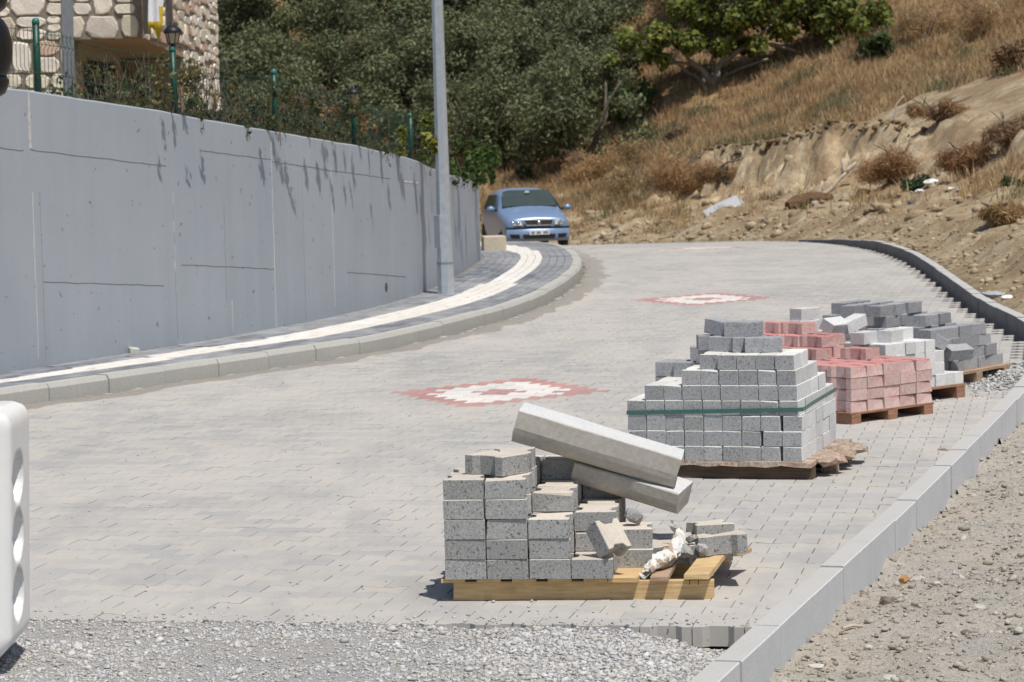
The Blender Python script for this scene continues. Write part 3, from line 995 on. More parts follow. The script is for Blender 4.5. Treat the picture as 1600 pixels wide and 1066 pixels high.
def wrun(k0, k1, off, th, zb=-.3):
    """length of wall between two samples, its face 'off' in front of the line"""
    b = MB(); pr = []
    ks = list(range(k0, k1, 1)) + [k1]
    for k in ks:
        p = W[k]; t = (W[min(k + 2, len(W) - 1)] - W[max(k - 2, 0)]).normalized(); nr = Vector((t.y, -t.x))
        zt = wall_top(p.y)
        f = p + nr * off; g = p - nr * th
        jz = .008 * fbm(p.x, p.y, .8, 2, 3)
        pr.append([(f.x, f.y, zb + gz(p.y)), (f.x, f.y, zt + jz - .012), (f.x - nr.x * .012, f.y - nr.y * .012, zt + jz), (g.x, g.y, zt + jz), (g.x, g.y, zb + gz(p.y))])
    vs = [Vector(v) - wo for q in pr for v in q]; fs = []
    for q in range(len(pr) - 1):
        for r in range(4): fs.append((q * 5 + r, q * 5 + r + 1, q * 5 + 6 + r, q * 5 + 5 + r)[::-1])
    fs.append(tuple(range(5))); n = len(pr) - 1; fs.append(tuple(n * 5 + r for r in reversed(range(5))))
    b.v = [v[:] for v in vs]; b.c = [(1, 1, 1, 1)] * len(vs); b.f = [list(f) for f in fs]; b.m = [0] * len(fs)
    return b
kJ = w_at_px(663)
b1 = wrun(0, kJ, .0, .28); b1.build("wall_section", M['wall'], wall)
b2 = wrun(kJ, len(W) - 1, -.05, .28); b2.build("wall_section", M['wall'], wall)
def wp(k, z, off=0.0):
    p = W[k]; t = (W[min(k + 2, len(W) - 1)] - W[max(k - 2, 0)]).normalized(); nr = Vector((t.y, -t.x))
    return Vector((p.x + nr.x * off, p.y + nr.y * off, z))
def wz(px, py):
    k = w_at_px(px); y = W[k].y
    return k, P(px, py, y).z
def seam(pxa, pya, pxb, pyb, mat, wdt, name="seam", wob=.004):
    """thin ridge of cement or form joint along the wall between two picture points"""
    ka, za = wz(pxa, pya); kb, zb = wz(pxb, pyb)
    n = max(8, abs(kb - ka)); b = MB(); vs = []; fs = []
    if abs(kb - ka) < 4:
        t = (W[ka + 2] - W[ka - 2]).normalized()
        t3 = Vector((t.x, t.y, 0)); n = 16
        for q in range(n + 1):
            z = za + (zb - za) * q / n
            w = wdt * .7 * (.5 + .9 * RNG.random())
            ctr = wp(ka, z, 0) + t3 * RNG.uniform(-wob, wob)
            nr = Vector((t.y, -t.x, 0))
            vs += [ctr - t3 * w + nr * .0005, ctr + nr * .004, ctr + t3 * w + nr * .0005]
    else:
        for q in range(n + 1):
            k = int(ka + (kb - ka) * q / n); z = za + (zb - za) * q / n + RNG.uniform(-wob, wob)
            w = wdt * .75 * (.4 + .9 * RNG.random())
            vs += [wp(k, z - w, .0005), wp(k, z, .004), wp(k, z + w, .0005)]
    off = -.05 if pxa > 663 else 0
    for q in range(n):
        for r in (0, 1): fs.append((q * 3 + r, q * 3 + r + 1, q * 3 + 4 + r, q * 3 + 3 + r))
    b.add([Vector(v) - wo for v in vs], fs)
    return b.build(name, mat, wall)
for a in [(50, 145, 52, 232, 'seam_pale', .022), (54, 234, 263, 259, 'seam_dark', .007), (53, 300, 55, 560, 'seam_pale', .007), (64, 300, 66, 560, 'seam_dark', .006),
          (62, 440, 250, 446, 'seam_dark', .005), (275, 318, 277, 530, 'seam_dark', .008), (270, 300, 271, 500, 'seam_pale', .005), (352, 318, 356, 470, 'seam_dark', .008), (356, 470, 358, 520, 'seam_pale', .008), (430, 207, 431, 360, 'seam_pale', .006), (428, 360, 428, 512, 'seam_pale', .009),
          (283, 413, 424, 420, 'seam_dark', .006), (320, 235, 425, 249, 'seam_dark', .005), (430, 252, 520, 266, 'seam_dark', .010), (520, 266, 610, 279, 'seam_dark', .006), (633, 284, 655, 287, 'seam_pale', .012),
          (540, 425, 632, 432, 'seam_dark', .004), (520, 260, 521, 480, 'seam_pale', .004), (48, 235, 0, 228, 'seam_dark', .004), (475, 260, 476, 500, 'seam_dark', .003)]:
    seam(a[0], a[1], a[2], a[3], M[a[4]], a[5])
# a hole left by a form tie
k, z = wz(600, 449)
b = MB(); t = (W[k + 2] - W[k - 2]).normalized(); nr = Vector((t.y, -t.x, 0)); t3 = Vector((t.x, t.y, 0))
vs = []
for q in range(8):
    a = q / 8 * 6.283; vs.append(wp(k, z) + t3 * (.05 * math.cos(a)) + Vector((0, 0, .05 * math.sin(a))) + nr * .003)
b.add([v - wo for v in vs], [tuple(range(8))]); b.build("tie_hole", plain("tie hole", (.08, .07, .055), .95), wall)
# a chip of cement at the foot of the wall
k, z = wz(190, 550)
b = MB(); b.box(-.04, .04, -.06, .06, 0, .05, 0, .008)
q = wp(k, 0, .05); tag(b.build("concrete_chip", M['seam_pale'], None, loc=(q.x, q.y, KH + .012), rot=(0, .1, .3), jit=.004), "small pale cement lump lying at the foot of the grey wall", "rubble")

# end block beyond the wall
b = MB(); b.box(-.17, .17, -.2, .2, -.25, .235, 0, .012)
q = P(771, 364, 43.0); q.z = gz(43) + KH
tag(b.build("concrete_block", grain("beige block", (.56, .49, .38), (.46, .40, .31), (.62, .55, .44), sc=30), None, loc=q, rot=(0, 0, .12)), "beige concrete block at the far end of the wall, before the blue car", "block")

# ------------------------------------------------------------------ ground of the garden behind the wall
vs = []; fs = []
offs = [0, .3, 1, 2, 4, 8, 16, 30]
for k in range(0, len(W), 3):
    t = (W[min(k + 2, len(W) - 1)] - W[max(k - 2, 0)]).normalized(); nr = Vector((t.y, -t.x))
    for d in offs:
        q = W[k] - nr * (d + .2)
        if W[k].y > 44: q = W[k] - Vector((1, -.15)) * (d + .2)
        vs.append((q.x, q.y, wall_top(W[k].y) - .10 + .012 * d + .04 * fbm(q.x, q.y, 1.5, 3, 3)))
m = len(offs)
for r in range(len(vs) // m - 1):
    for k in range(m - 1): fs.append((r * m + k, r * m + m + k, r * m + m + k + 1, r * m + k + 1))
tag(link("garden_ground", npmesh("garden_ground", vs, fs, M['dirt'], np.ones((len(vs), 3)) * np.array([.8, .75, .65]), True)), kind='structure')

# ------------------------------------------------------------------ street lamp pole
k = w_at_px(697)
M['galv'] = plain("galvanised steel", (.50, .54, .58), .42, .55, 14, .10, .05, .5)
bpx = GP(697, 459, KH + .015)
pole = tag(empty("street_lamp_pole", (bpx.x, bpx.y, KH + .01)), "tall tapered grey steel lamp pole standing on the sidewalk by the wall", "lamp post")
b = MB(); H = 6.4
prof = [(.098, 0), (.095, .33)]
b.lathe([(.094, .0), (.090, .33)], 8); b.build("pole_base", M['galv'], pole, rot=(0, 0, .3))
b = MB(); b.lathe([(.0865, .33), (.080, .8), (.0385, H)], 8); b.build("shaft", M['galv'], pole, rot=(0, 0, .3))
b = MB(); b.lathe([(.0935, .325), (.0925, .345)], 8); b.build("joint_band", plain("joint", (.25, .27, .29), .5, .4), pole, rot=(0, 0, .3))
b = MB(); b.box(-.15, .15, -.15, .15, -.02, .006, 0, .003); b.build("base_plate", M['galv'], pole, rot=(0, 0, -.28))
b = MB(); b.box(-.05, .05, -.096, -.085, .5, .85, 0, .004); b.build("access_door", M['galv'], pole, rot=(0, 0, -.9))
pole.rotation_euler = (0, -.004, 0)

# ------------------------------------------------------------------ green mesh fence on the wall, with lanterns
M['green'] = plain("green fence paint", (.004, .050, .030), .45, 0, 20, .2, .05, .5)
M['greencap'] = plain("green cap", (.03, .16, .13), .4, 0, 20, .1, 0)
M['wire'] = plain("green wire", (.03, .09, .06), .5, .2, 20, .1, 0)
def f_at_px(px):
    return min(range(60, len(W) - 60), key=lambda k: abs(proj(wp(k, wall_top(W[k].y) + .2, -.12))[0] - px) + (1000 if W[k].y > 41 else 0))
fk = [f_at_px(62), f_at_px(269), f_at_px(429), f_at_px(553), f_at_px(641)]
fk = [fk[0] - 46, fk[0] - 23] + fk
fence = tag(empty("fence", wp(fk[2], wall_top(W[fk[2]].y), -.12)), "low green welded mesh fence on round posts along the top of the wall", "fence")
fo = fence.location
def fpt(k, h):
    return wp(k, wall_top(W[k].y) + h, -.12) - fo
for n, k in enumerate(fk):
    h = .56 if n < 5 else .50
    lean = Vector((RNG.uniform(-.008, .008), 0, 0))
    b = MB(); b.tube([fpt(k, -.08), fpt(k, h) + lean], .028, 10); po = b.build("post", M['green'], fence, True)
    b = MB(); c = fpt(k, h) + lean
    b.lathe([(.031, -.012), (.031, .012), (.022, .03), (.0, .036)], 10, c=c); b.build("post_cap", M['greencap'], po, True)
for n in range(len(fk) - 1):
    b = MB(); a, c = fk[n], fk[n + 1]
    L = (W[c] - W[a]).length; nv = int(L / .055)
    V3 = [(.02, 0), (.13, 0), (.16, .025), (.19, 0), (.36, 0), (.39, .025), (.42, 0), (.50, 0)]
    t = (W[c] - W[a]).normalized(); nr = Vector((t.y, -t.x, 0))
    sag = .02
    for q in range(1, nv):
        f = q / nv; A = fpt(a, 0).lerp(fpt(c, 0), f)
        b.tube([A + Vector((0, 0, z + .012 * math.sin(f * 9))) + nr * o for z, o in V3], .0026, 3, caps=False)
    for z, o in ((.03, 0), (.16, .028), (.39, .028), (.48, 0)):
        b.tube([fpt(a, z).lerp(fpt(c, z), f / 6) + nr * o + Vector((0, 0, .012 * math.sin(f / 6 * 9))) for f in range(7)], .003, 4)
    b.build("mesh_panel", M['wire'], fence)
M['black'] = plain("black cast metal", (.02, .02, .022), .45, .3, 30, .2, .1)
M['amber'] = plain("amber lantern glass", (.42, .33, .22), .25, 0, 10, .1, 0, .6)
def lantern(k, h, label, sc=1.0):
    q = wp(k, wall_top(W[k].y) + h, -.12)
    r = tag(empty("garden_lantern", q), label, "lantern", "lanterns on the fence posts")
    b = MB(); b.lathe([(.020 * sc, 0), (.035 * sc, .012 * sc), (.045 * sc, .02 * sc)], 6); b.build("base", M['black'], r)
    b = MB(); b.lathe([(.040 * sc, .02 * sc), (.064 * sc, .115 * sc)], 6); b.build("glass", M['amber'], r)
    b = MB()
    for q in range(6):
        a = q * math.pi / 3
        b.tube([(.043 * sc * math.cos(a), .043 * sc * math.sin(a), .02 * sc), (.067 * sc * math.cos(a), .067 * sc * math.sin(a), .117 * sc)], .005 * sc, 4)
    b.build("frame", M['black'], r)
    b = MB(); b.lathe([(.082 * sc, .112 * sc), (.086 * sc, .122 * sc), (.070 * sc, .15 * sc), (.036 * sc, .178 * sc), (.018 * sc, .186 * sc), (.014 * sc, .205 * sc), (.0, .215 * sc)], 12); b.build("roof", M['black'], r, True)
    return r
lantern(fk[3], .595, "black lantern with amber panes on the green post beside the stone house", .95)
lantern(fk[5], .44, "small black lantern half hidden by the shrubs right of the tall green post", .85)

# grey square post behind the fence
g = P(101, 100, 23.5)
b = MB(); b.box(-.048, .048, -.048, .048, 1.5, 4.2, 0, .004)
tag(b.build("grey_post", plain("grey post paint", (.20, .21, .225), .6, .2), None, loc=(g.x, g.y, 0), rot=(0, .012, .2)), "plain grey square steel post between the mesh fence and the stone house", "post")

# ------------------------------------------------------------------ stone house
M['mortar'] = grain("dark mortar", (.27, .235, .20), (.18, .155, .13), (.36, .315, .275), sc=40)
M['stone'] = grain("cream facing stone", (.78, .73, .655), (.64, .59, .52), (.84, .80, .735), sc=24, big=5, bigamt=.5, bigcol=(.70, .635, .56), bs=.6, bd=.01, tinted=True)
M['plaster'] = grain("beige soffit plaster", (.40, .31, .22), (.34, .26, .18), (.44, .35, .25), sc=40, bs=.1)
M['frame_wood'] = plain("brown door frame", (.20, .13, .085), .6)
M['darkglass'] = plain("dark window glass", (.03, .032, .036), .12, 0, 4, .2, 0, .6)
M['iron'] = plain("dark iron", (.035, .033, .032), .55, .4)
HY = 40.0
cn = P(226, 100, HY)                       # the corner of the two stone faces
house = tag(empty("stone_house", (cn.x, HY, 1.9)), "house faced with cream rubble stone, porch cut into its corner behind the fence", "house")
ho = house.location
def hx(px, y=HY): return P(px, 100, y).x - ho.x
def hzz(py, y=HY, px=120): return P(px, py, y).z - ho.z
xL = hx(-260); xo = hx(116); ztop = 5.2; zso = hzz(62); zb = -1.2; DEP = 10.5
yin = 5.0
# masonry body: left block, upper storey over the porch, rear block
b = MB()
b.box(xL, xo, 0, DEP, zb, zso); b.box(xL, -.02, 0, DEP, zso, ztop); b.box(xo, -.02, yin, DEP, zb, zso)
b.build("wall", M['mortar'], house)
# sloping soffit of the porch
b = MB(); z2 = hzz(92, HY + yin, 195)
b.add([(xo, .01, zso - .004), (-.03, .01, zso - .004), (-.03, yin, z2), (xo, yin, z2)], [(0, 3, 2, 1)])
b.add([(xo, yin, z2), (-.03, yin, z2), (-.03, yin, zso - .004), (-.03, .01, zso - .004)], [(1, 2, 3)])
b.build("soffit", M['plaster'], house)
b = MB(); b.box(xo + .002, xo + .03, .25, 4.6, zb, z2 + .12); b.box(xo + .03, -.05, yin - .03, yin - .002, zb, z2 - .02); b.build("porch_wall", M['plaster'], house)
# barred window on the porch's side wall
wn = link("window", (lambda q: q.mesh("window", M['darkglass']))((lambda q: (q.box(xo + .03, xo + .05, .7, 3.5, -1.0, z2 - .12), q)[1])(MB())), house)
b = MB()
for q in range(11):
    y = .75 + q * .27; b.tube([(xo + .09, y, -1.0), (xo + .09, y, z2 - .12)], .016, 5)
for z in (-.6, .0, .45): b.tube([(xo + .09, .7, z), (xo + .09, 3.5, z)], .014, 5)
b.build("window_bars", M['iron'], wn)
b = MB(); b.box(xo + .03, xo + .075, 3.5, 3.75, -1.1, z2 - .1); b.box(xo + .03, xo + .075, .7, 3.5, .12, .24); b.build("frame", M['frame_wood'], wn)
dw = MB(); dw.box(xo + .14, xo + .50, yin - .07, yin - .03, -1.1, z2 - .3); dwo = dw.build("door", M['darkglass'], house)
b = MB(); b.box(xo + .06, xo + .135, yin - .09, yin - .03, -1.1, z2 - .22); b.box(xo + .505, xo + .58, yin - .09, yin - .03, -1.1, z2 - .22)
for q in range(5): b.tube([(xo + .17 + q * .075, yin - .1, -1.1), (xo + .17 + q * .075, yin - .1, z2 - .3)], .012, 4)
b.build("frame", M['frame_wood'], dwo)
# facing stones
srng = random.Random(21)
def stone(parent, face, u0, u1, z0, z1, name="stone"):
    g = .009
    u0 += g; u1 -= g; z0 += g; z1 -= g
    if u1 - u0 < .05 or z1 - z0 < .04: return
    if face == 'side':
        w_ = srng.uniform(-.05, .05); z0 += w_; z1 += w_ + srng.uniform(-.03, .03)
    cu, cz = (u0 + u1) / 2, (z0 + z1) / 2; a, c = (u1 - u0) / 2, (z1 - z0) / 2
    n = 10; rim = []; pw = srng.choice([4, 6, 9])
    for q in range(n):
        t = 2 * math.pi * (q + .5) / n
        ct, st = math.cos(t), math.sin(t)
        r = 1 / (abs(ct) ** pw + abs(st) ** pw) ** (1 / pw) * srng.uniform(.88, 1.06)
        rim.append((cu + a * ct * r, cz + c * st * r))
    d = srng.uniform(.012, .030)
    ring = [(u, z, 0) for u, z in rim] + [(cu + (u - cu) * .97, cz + (z - cz) * .97, d * .6) for u, z in rim] + [(cu + (u - cu) * .88, cz + (z - cz) * .88, d + srng.uniform(-.006, .006)) for u, z in rim] 
    b = MB(); v = srng.uniform(.82, 1.1); b.cur = (v * srng.uniform(.98, 1.05), v, v * srng.uniform(.88, 1.0), 1)
    if srng.random() < .12: b.cur = (.82, .66, .58, 1)
    fs = [(q, (q + 1) % n, n + (q + 1) % n, n + q) for q in range(n)] + [(n + q, n + (q + 1) % n, 2 * n + (q + 1) % n, 2 * n + q) for q in range(n)] + [tuple(2 * n + q for q in range(n))]
    if face == 'front': vs = [(u, -o, z) for u, z, o in ring]
    else: vs = [(-.02 + o, u, z) for u, z, o in ring]
    b.add(vs, fs); b.build(name, M['stone'], house)
def course(face, u0, u1, z0, z1, wmin, wmax, hmin, hmax, cut=None):
    z = z0
    while z < z1 - .04:
        h = min(srng.uniform(hmin, hmax), z1 - z)
        if z1 - z - h < hmin * .6: h = z1 - z
        u = u0 - srng.uniform(0, wmax * .4) * 0
        while u < u1 - .03:
            w = srng.uniform(wmin, wmax)
            if u1 - u - w < wmin * .6: w = u1 - u
            r = srng.random()
            if r < .18 and h > .2:
                k = srng.uniform(.35, .65); stone(house, face, u, u + w * .9, z, z + h * k); stone(house, face, u, u + w * .9, z + h * k, z + h); w *= .9
            elif r < .30 and h > .24:
                for q in range(3): stone(house, face, u, u + w * .75, z + h * q / 3, z + h * (q + 1) / 3)
                w *= .75
            else: stone(house, face, u, u + w, z, z + h)
            u += w
        z += h
zt = hzz(-62)
course('front', hx(-70), xo, -.75, zso, .24, .50, .22, .42)
course('front', hx(-70), -.05, zso, zt, .24, .50, .22, .42)
course('side', 0, DEP, zso + .02, zt, .3, 1.1, .10, .26)
course('side', yin, DEP, -.8, zso, .3, 1.1, .10, .26)
# downpipes at the corner
for px, yy in ((231, HY - .08), (266, HY + 2.6)):
    q = P(px, 60, yy)
    b = MB(); b.tube([(q.x - ho.x, yy - HY, zso + (.05 if px < 250 else .1)), (q.x - ho.x, yy - HY, ztop)], .052 if px < 250 else .05, 8)
    b.build("downpipe", plain("grey downpipe", (.21, .225, .25), .5), house, True)
# flag hanging by the house corner
fy = HY - .6
b = MB(); vs = []; cols = []
for r in range(15):
    for c in range(7):
        z = 3.6 - r * .21 if r < 14 else 3.6 - 13.8 * .21
        x = c * .040 * (1 - .2 * (r / 14)) + .012 * math.sin(r * .8 + c) ; yv = .05 * math.sin(c * 1.9 + r * .35)
        if r == 14: z += .09 * math.sin(c * 1.3)
        vs.append((x, yv, z))
q = P(234, 62, fy)
fs = []; mi = []
for r in range(14):
    for c in range(6):
        fs.append((r * 7 + c, r * 7 + c + 1, r * 7 + 8 + c, r * 7 + 7 + c)); mi.append(1 if r >= 13 or (r >= 12 and c >= 4) else 0)
zmin = min(v[2] for v in vs)
b.v = [(x, y, z - zmin) for x, y, z in vs]; b.c = [(1, 1, 1, 1)] * len(vs); b.f = [list(f) for f in fs]; b.m = mi
M['flagw'] = plain("white flag cloth", (.74, .75, .78), .8, 0, 20, .05, 0); M['flagy'] = plain("yellow flag cloth", (.62, .46, .04), .8, 0, 20, .1, 0)
fl = b.build("flag", [M['flagw'], M['flagy']], None, True, loc=q)
sm = fl.modifiers.new("thickness", 'SOLIDIFY'); sm.thickness = .004
tag(fl, "white flag with a yellow lower hem hanging at the house corner", "flag")

# ------------------------------------------------------------------ white plastic barrier and dark lamp at the left edge
def rounded(w, h, r, n=6):
    out = []
    for cx, cy, a0 in ((w - r, r, -90), (w - r, h - r, 0), (r, h - r, 90), (r, r, 180)):
        for k in range(n + 1):
            a = math.radians(a0 + 90 * k / n); out.append((cx + r * math.cos(a), cy + r * math.sin(a)))
    return out
by = 9.85
e1 = P(22, 700, by); zt_ = P(10, 645, by).z; zb_ = P(20, 1052, by).z
W_ = .95; Hh = zt_ - zb_
M['whiteplastic'] = plain("white moulded plastic", (.78, .78, .76), .38, 0, 6, .04, .03, .5)
barrier = tag(empty("plastic_barrier", (e1.x - .01, by, zb_)), "white moulded plastic barrier with three oval hollows, cut by the left edge", "barrier")
# right end face carries three hollows: a grid of the end face pushed in where the ovals are
b = MB(); D_ = .46
nv_, nu_ = 84, 30
def prof_x(z):           # outline of the end seen from the front: rounded shoulders, receding foot
    t = z / Hh; x = 0.0
    if t > .93: x -= .055 * (1 - math.sqrt(max(0, 1 - ((t - .93) / .07) ** 2)))
    if t < .13: x -= .11 * ((.13 - t) / .13) ** 1.6
    x -= .030 * (1 - t)
    return x
vs = []
for r in range(nv_ + 1):
    z = Hh * r / nv_
    for c in range(nu_ + 1):
        u = c / nu_
        e = min(u, 1 - u) * D_
        rr = .045; x = prof_x(z)
        if e < rr: x -= rr - math.sqrt(max(0, rr * rr - (rr - e) ** 2))
        for zc in (.275, .505, .735):
            a = (u - .36) / .23; cc = (z / Hh - zc) / .098
            d = a * a + cc * cc
            if d < 1: x -= .11 * min(1, (1 - d) * 3.0) ** .6
        vs.append((x, u * D_, z))
fs = [(r * (nu_ + 1) + c, r * (nu_ + 1) + c + 1, (r + 1) * (nu_ + 1) + c + 1, (r + 1) * (nu_ + 1) + c) for r in range(nv_) for c in range(nu_)]
n0 = len(vs)
for r in range(nv_ + 1):      # front, back
    z = Hh * r / nv_
    vs.append((-W_, 0, z)); vs.append((-W_, D_, z))
for r in range(nv_):
    a = r * (nu_ + 1); a2 = (r + 1) * (nu_ + 1)
    fs.append((n0 + 2 * r, a, a2, n0 + 2 * r + 2)); fs.append((a + nu_, n0 + 2 * r + 1, n0 + 2 * r + 3, a2 + nu_)); fs.append((n0 + 2 * r + 1, n0 + 2 * r, n0 + 2 * r + 2, n0 + 2 * r + 3))
fs.append(tuple(range(nu_ + 1))[::-1] + (n0, n0 + 1)); top = nv_ * (nu_ + 1)
fs.append(tuple(top + c for c in range(nu_ + 1)) + (n0 + 2 * nv_ + 1, n0 + 2 * nv_))
b.add(vs, fs); o = b.build("body", M['whiteplastic'], barrier, True)
for zc in (0.0,):
    b = MB(); b.box(-.78, -.22, .06, .40, -zb_ - .06, .03, 0, .01); b.build("foot", M['whiteplastic'], barrier)
barrier.rotation_euler = (0, 0, math.radians(0.5))
ly = 10.9
lp = P(0, 75, ly)
lampo = tag(empty("warning_lamp", (lp.x - .08, ly, zt_)), "black rounded lamp housing above the white barrier, cut by the left edge", "lamp")
M['rubber'] = plain("black plastic", (.008, .009, .011), .42, 0, 40, .3, .08, .35)
def lz(py): return P(0, py, ly).z - zt_
b = MB()
def blob(b, zc, rz_, rx, n=20):
    b.lathe([(rx * math.sin(math.pi * k / 12) if 0 < k < 12 else .001, zc - rz_ * math.cos(math.pi * k / 12)) for k in range(13)], n)
b.lathe([(.03, lz(140)), (.085, lz(128)), (.112, lz(112)), (.124, lz(95)), (.1275, lz(80)), (.124, lz(60)), (.114, lz(44)), (.098, lz(32)), (.086, lz(28)), (.083, lz(20))], 24)
b.build("housing", M['rubber'], lampo, True)
b = MB(); b.lathe([(.083, lz(20)), (.107, lz(12)), (.115, lz(0)), (.113, lz(-14)), (.09, lz(-30)), (.0, lz(-38))], 24); b.build("cap", M['rubber'], lampo, True)
b = MB(); b.lathe([(.02, lz(160)), (.065, lz(153)), (.094, lz(146)), (.106, lz(135)), (.109, lz(126)), (.10, lz(118))], 24); b.build("collar", M['rubber'], lampo, True)
b = MB(); b.tube([(-.03, 0, -.9), (-.03, 0, lz(150))], .03, 8); b.build("pole", M['rubber'], lampo, True)
# ------------------------------------------------------------------ blocks on pallets
ORD = ["first", "second", "third", "fourth", "fifth", "sixth", "seventh", "eighth", "ninth", "tenth", "eleventh", "twelfth"]
BH = .0815
def block_mesh(kind, w=.2, d=.1, h=BH - .002, variants=1, seed=1):
    """loose blocks: 'bone' interlocking, or 'brick' plain; two materials, sides and wearing face"""
    rng = random.Random(seed); out = []
    for q in range(variants):
        b = MB()
        poly = bone(.2, .083, .060, .001) if kind == 'bone' else [(-w / 2, -d / 2), (w / 2, -d / 2), (w / 2, d / 2), (-w / 2, d / 2)]
        if kind == 'brick':     # break the long edges so that they are not ruler straight
            poly = [(-w / 2, -d / 2), (-w / 6, -d / 2 + rng.uniform(-.001, .001)), (w / 6, -d / 2 + rng.uniform(-.001, .001)), (w / 2, -d / 2), (w / 2, d / 2), (w / 6, d / 2 + rng.uniform(-.001, .001)), (-w / 6, d / 2), (-w / 2, d / 2)]
        poly = [(x + rng.uniform(-.0012, .0012), y + rng.uniform(-.0012, .0012)) for x, y in poly]
        b.prism(poly, 0, h, 0, 1, .003)
        n = len(poly)
        for _ in range(rng.choice([0, 1, 1, 2])):     # chipped corners
            k = rng.randrange(n); e = rng.uniform(.004, .012) * (1.0 if kind == 'bone' else .55); cx, cy = poly[k]
            for idx, dz in ((n + k, e * 1.3), (2 * n + k, e * .5)):
                x, y, z = b.v[idx]; b.v[idx] = (x - math.copysign(e * .7, cx), y - math.copysign(e * .7, cy), z - dz)
        b.v = [(x + rng.uniform(-.0008, .0008), y + rng.uniform(-.0008, .0008), z) for x, y, z in b.v]
        out.append(b)
    return out
def mk(bs, name, mats, endmat=None):
    ms = []
    for b in bs:
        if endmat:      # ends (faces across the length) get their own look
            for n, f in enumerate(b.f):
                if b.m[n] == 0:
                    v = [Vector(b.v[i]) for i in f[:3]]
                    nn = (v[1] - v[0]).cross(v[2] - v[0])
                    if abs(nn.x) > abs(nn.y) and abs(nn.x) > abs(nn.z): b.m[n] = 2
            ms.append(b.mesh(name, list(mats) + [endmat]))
        else: ms.append(b.mesh(name, list(mats)))
    return ms
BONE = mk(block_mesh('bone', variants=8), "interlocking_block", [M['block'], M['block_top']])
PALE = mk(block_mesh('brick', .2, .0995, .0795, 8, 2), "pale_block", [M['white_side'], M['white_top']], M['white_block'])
REDB = mk(block_mesh('bone', .2, variants=4, seed=3), "red_block", [M['red_side'], M['red_top']])
DARK = mk(block_mesh('brick', .2, .1, .0795, 4, 4), "dark_block", [M['dark_block'], M['dark_block']])
WHIT = mk(block_mesh('brick', .2, .1, .0795, 4, 5), "white_block", [M['white_tile'], M['white_tile']])
def put(ms, name, fr, u, v, z, rz=0.0, label=None, group=None, rx=0.0, ry=0.0, cat="paving block", j=.003, sc=None):
    """a loose block at pallet coordinates u (right), v (back)"""
    O, yaw = fr
    c, s = math.cos(yaw), math.sin(yaw)
    u += RNG.uniform(-j, j) * .6; v += RNG.uniform(-j, j) * 1.6
    o = link(name, ms[RNG.randrange(len(ms))], None, (O.x + u * c - v * s, O.y + u * s + v * c, O.z + z))
    o.rotation_mode = 'XYZ'
    R = Matrix.Rotation(yaw + rz + RNG.uniform(-1, 1) * j * 3, 3, 'Z') @ Matrix.Rotation(ry, 3, 'Y') @ Matrix.Rotation(rx, 3, 'X')
    o.rotation_euler = R.to_euler()
    if sc: o.scale = sc
    return tag(o, label, cat, group)
Q = math.pi / 2
def frame_px(pl, pr):
    """pallet frame from the picture points of its front left and front right corners on the ground"""
    a = GP(*pl); b = GP(*pr)
    return a, math.atan2(b.y - a.y, b.x - a.x), (b - a).length
def pallet(O, yaw, L, D, label, mat, zs=(.0, .078, .092), boards=5, stringers=3, along='u', name="wooden_pallet", gap=None):
    r = tag(empty(name, O, yaw), label, "pallet", "wooden pallets under the block stacks")
    for k in range(stringers):
        if along == 'u':
            v = (D - .035) * k / (stringers - 1); b = MB(); b.box(0, L, v, v + .035, zs[0], zs[1], 0, .003)
        else:
            u = (L - .09) * k / (stringers - 1); b = MB(); b.box(u, u + .09, 0, D, zs[0], zs[1], 0, .003)
        b.build("stringer", mat, r, jit=.0015)
    for k in range(boards):
        b = MB()
        if along == 'u':
            wd_ = L / boards * .62; u = (L - wd_) * k / (boards - 1); b.box(u, u + wd_, -.012, D + .012, zs[1] + .001, zs[2], 0, .002)
        else:
            wd_ = D / boards * .72; v = (D - wd_) * k / (boards - 1); b.box(-.012, L + .012, v, v + wd_, zs[1] + .001, zs[2], 0, .002)
        b.build("board", mat, r, jit=.0015)
    return r

# ---- nearest pallet: grey interlocking blocks
O, yaw, L = frame_px((709, 938.5), (1112, 943))
yaw = -A_LAT * .55
DZ = .0935
r = tag(empty("wooden_pallet", O, yaw), "pale pine pallet with broken boards under the nearest grey blocks", "pallet", "wooden pallets under the block stacks")
D = .96
for v, u1 in ((0, L), (D / 2 - .02, L * .93), (D - .04, L * 1.04)):
    b = MB(); b.box(0, u1, v, v + .04, 0, .076, 0, .003); b.build("stringer", M['wood'], r, jit=.001)
for k in range(5):
    u = -.045 + k * .144; b = MB(); b.box(u, u + .095, -.032, D + .01, .077, .0935, 0, .002); b.build("board", M['wood'], r, jit=.001)
def loose_board(pts, w, th, mat=None, name="board"):
    """bent or broken plank through a few points (pallet coordinates u, v, z), its width along u"""
    b = MB(); vs = []; fs = []
    for p in pts:
        vs += [(p[0] - w / 2, p[1], p[2]), (p[0] + w / 2, p[1], p[2] + (p[3] if len(p) > 3 else 0)), (p[0] + w / 2, p[1], p[2] + th + (p[3] if len(p) > 3 else 0)), (p[0] - w / 2, p[1], p[2] + th)]
    n = len(pts)
    for q in range(n - 1):
        for k in range(4): fs.append((q * 4 + k, q * 4 + (k + 1) % 4, q * 4 + 4 + (k + 1) % 4, q * 4 + 4 + k))
    fs.append((3, 2, 1, 0)); fs.append(tuple((n - 1) * 4 + k for k in range(4)))
    b.add(vs, fs); return b.build(name, mat or M['wood'], r, jit=.0008)
loose_board([(.690, -.045, .077), (.715, .3, .079), (.735, .55, .08), (.76, D, .08)], .115, .017)
loose_board([(.835, -.042, .080), (.845, .2, .082), (.86, .36, .10), (.875, .47, .118)], .072, .016, M['wood_old'])
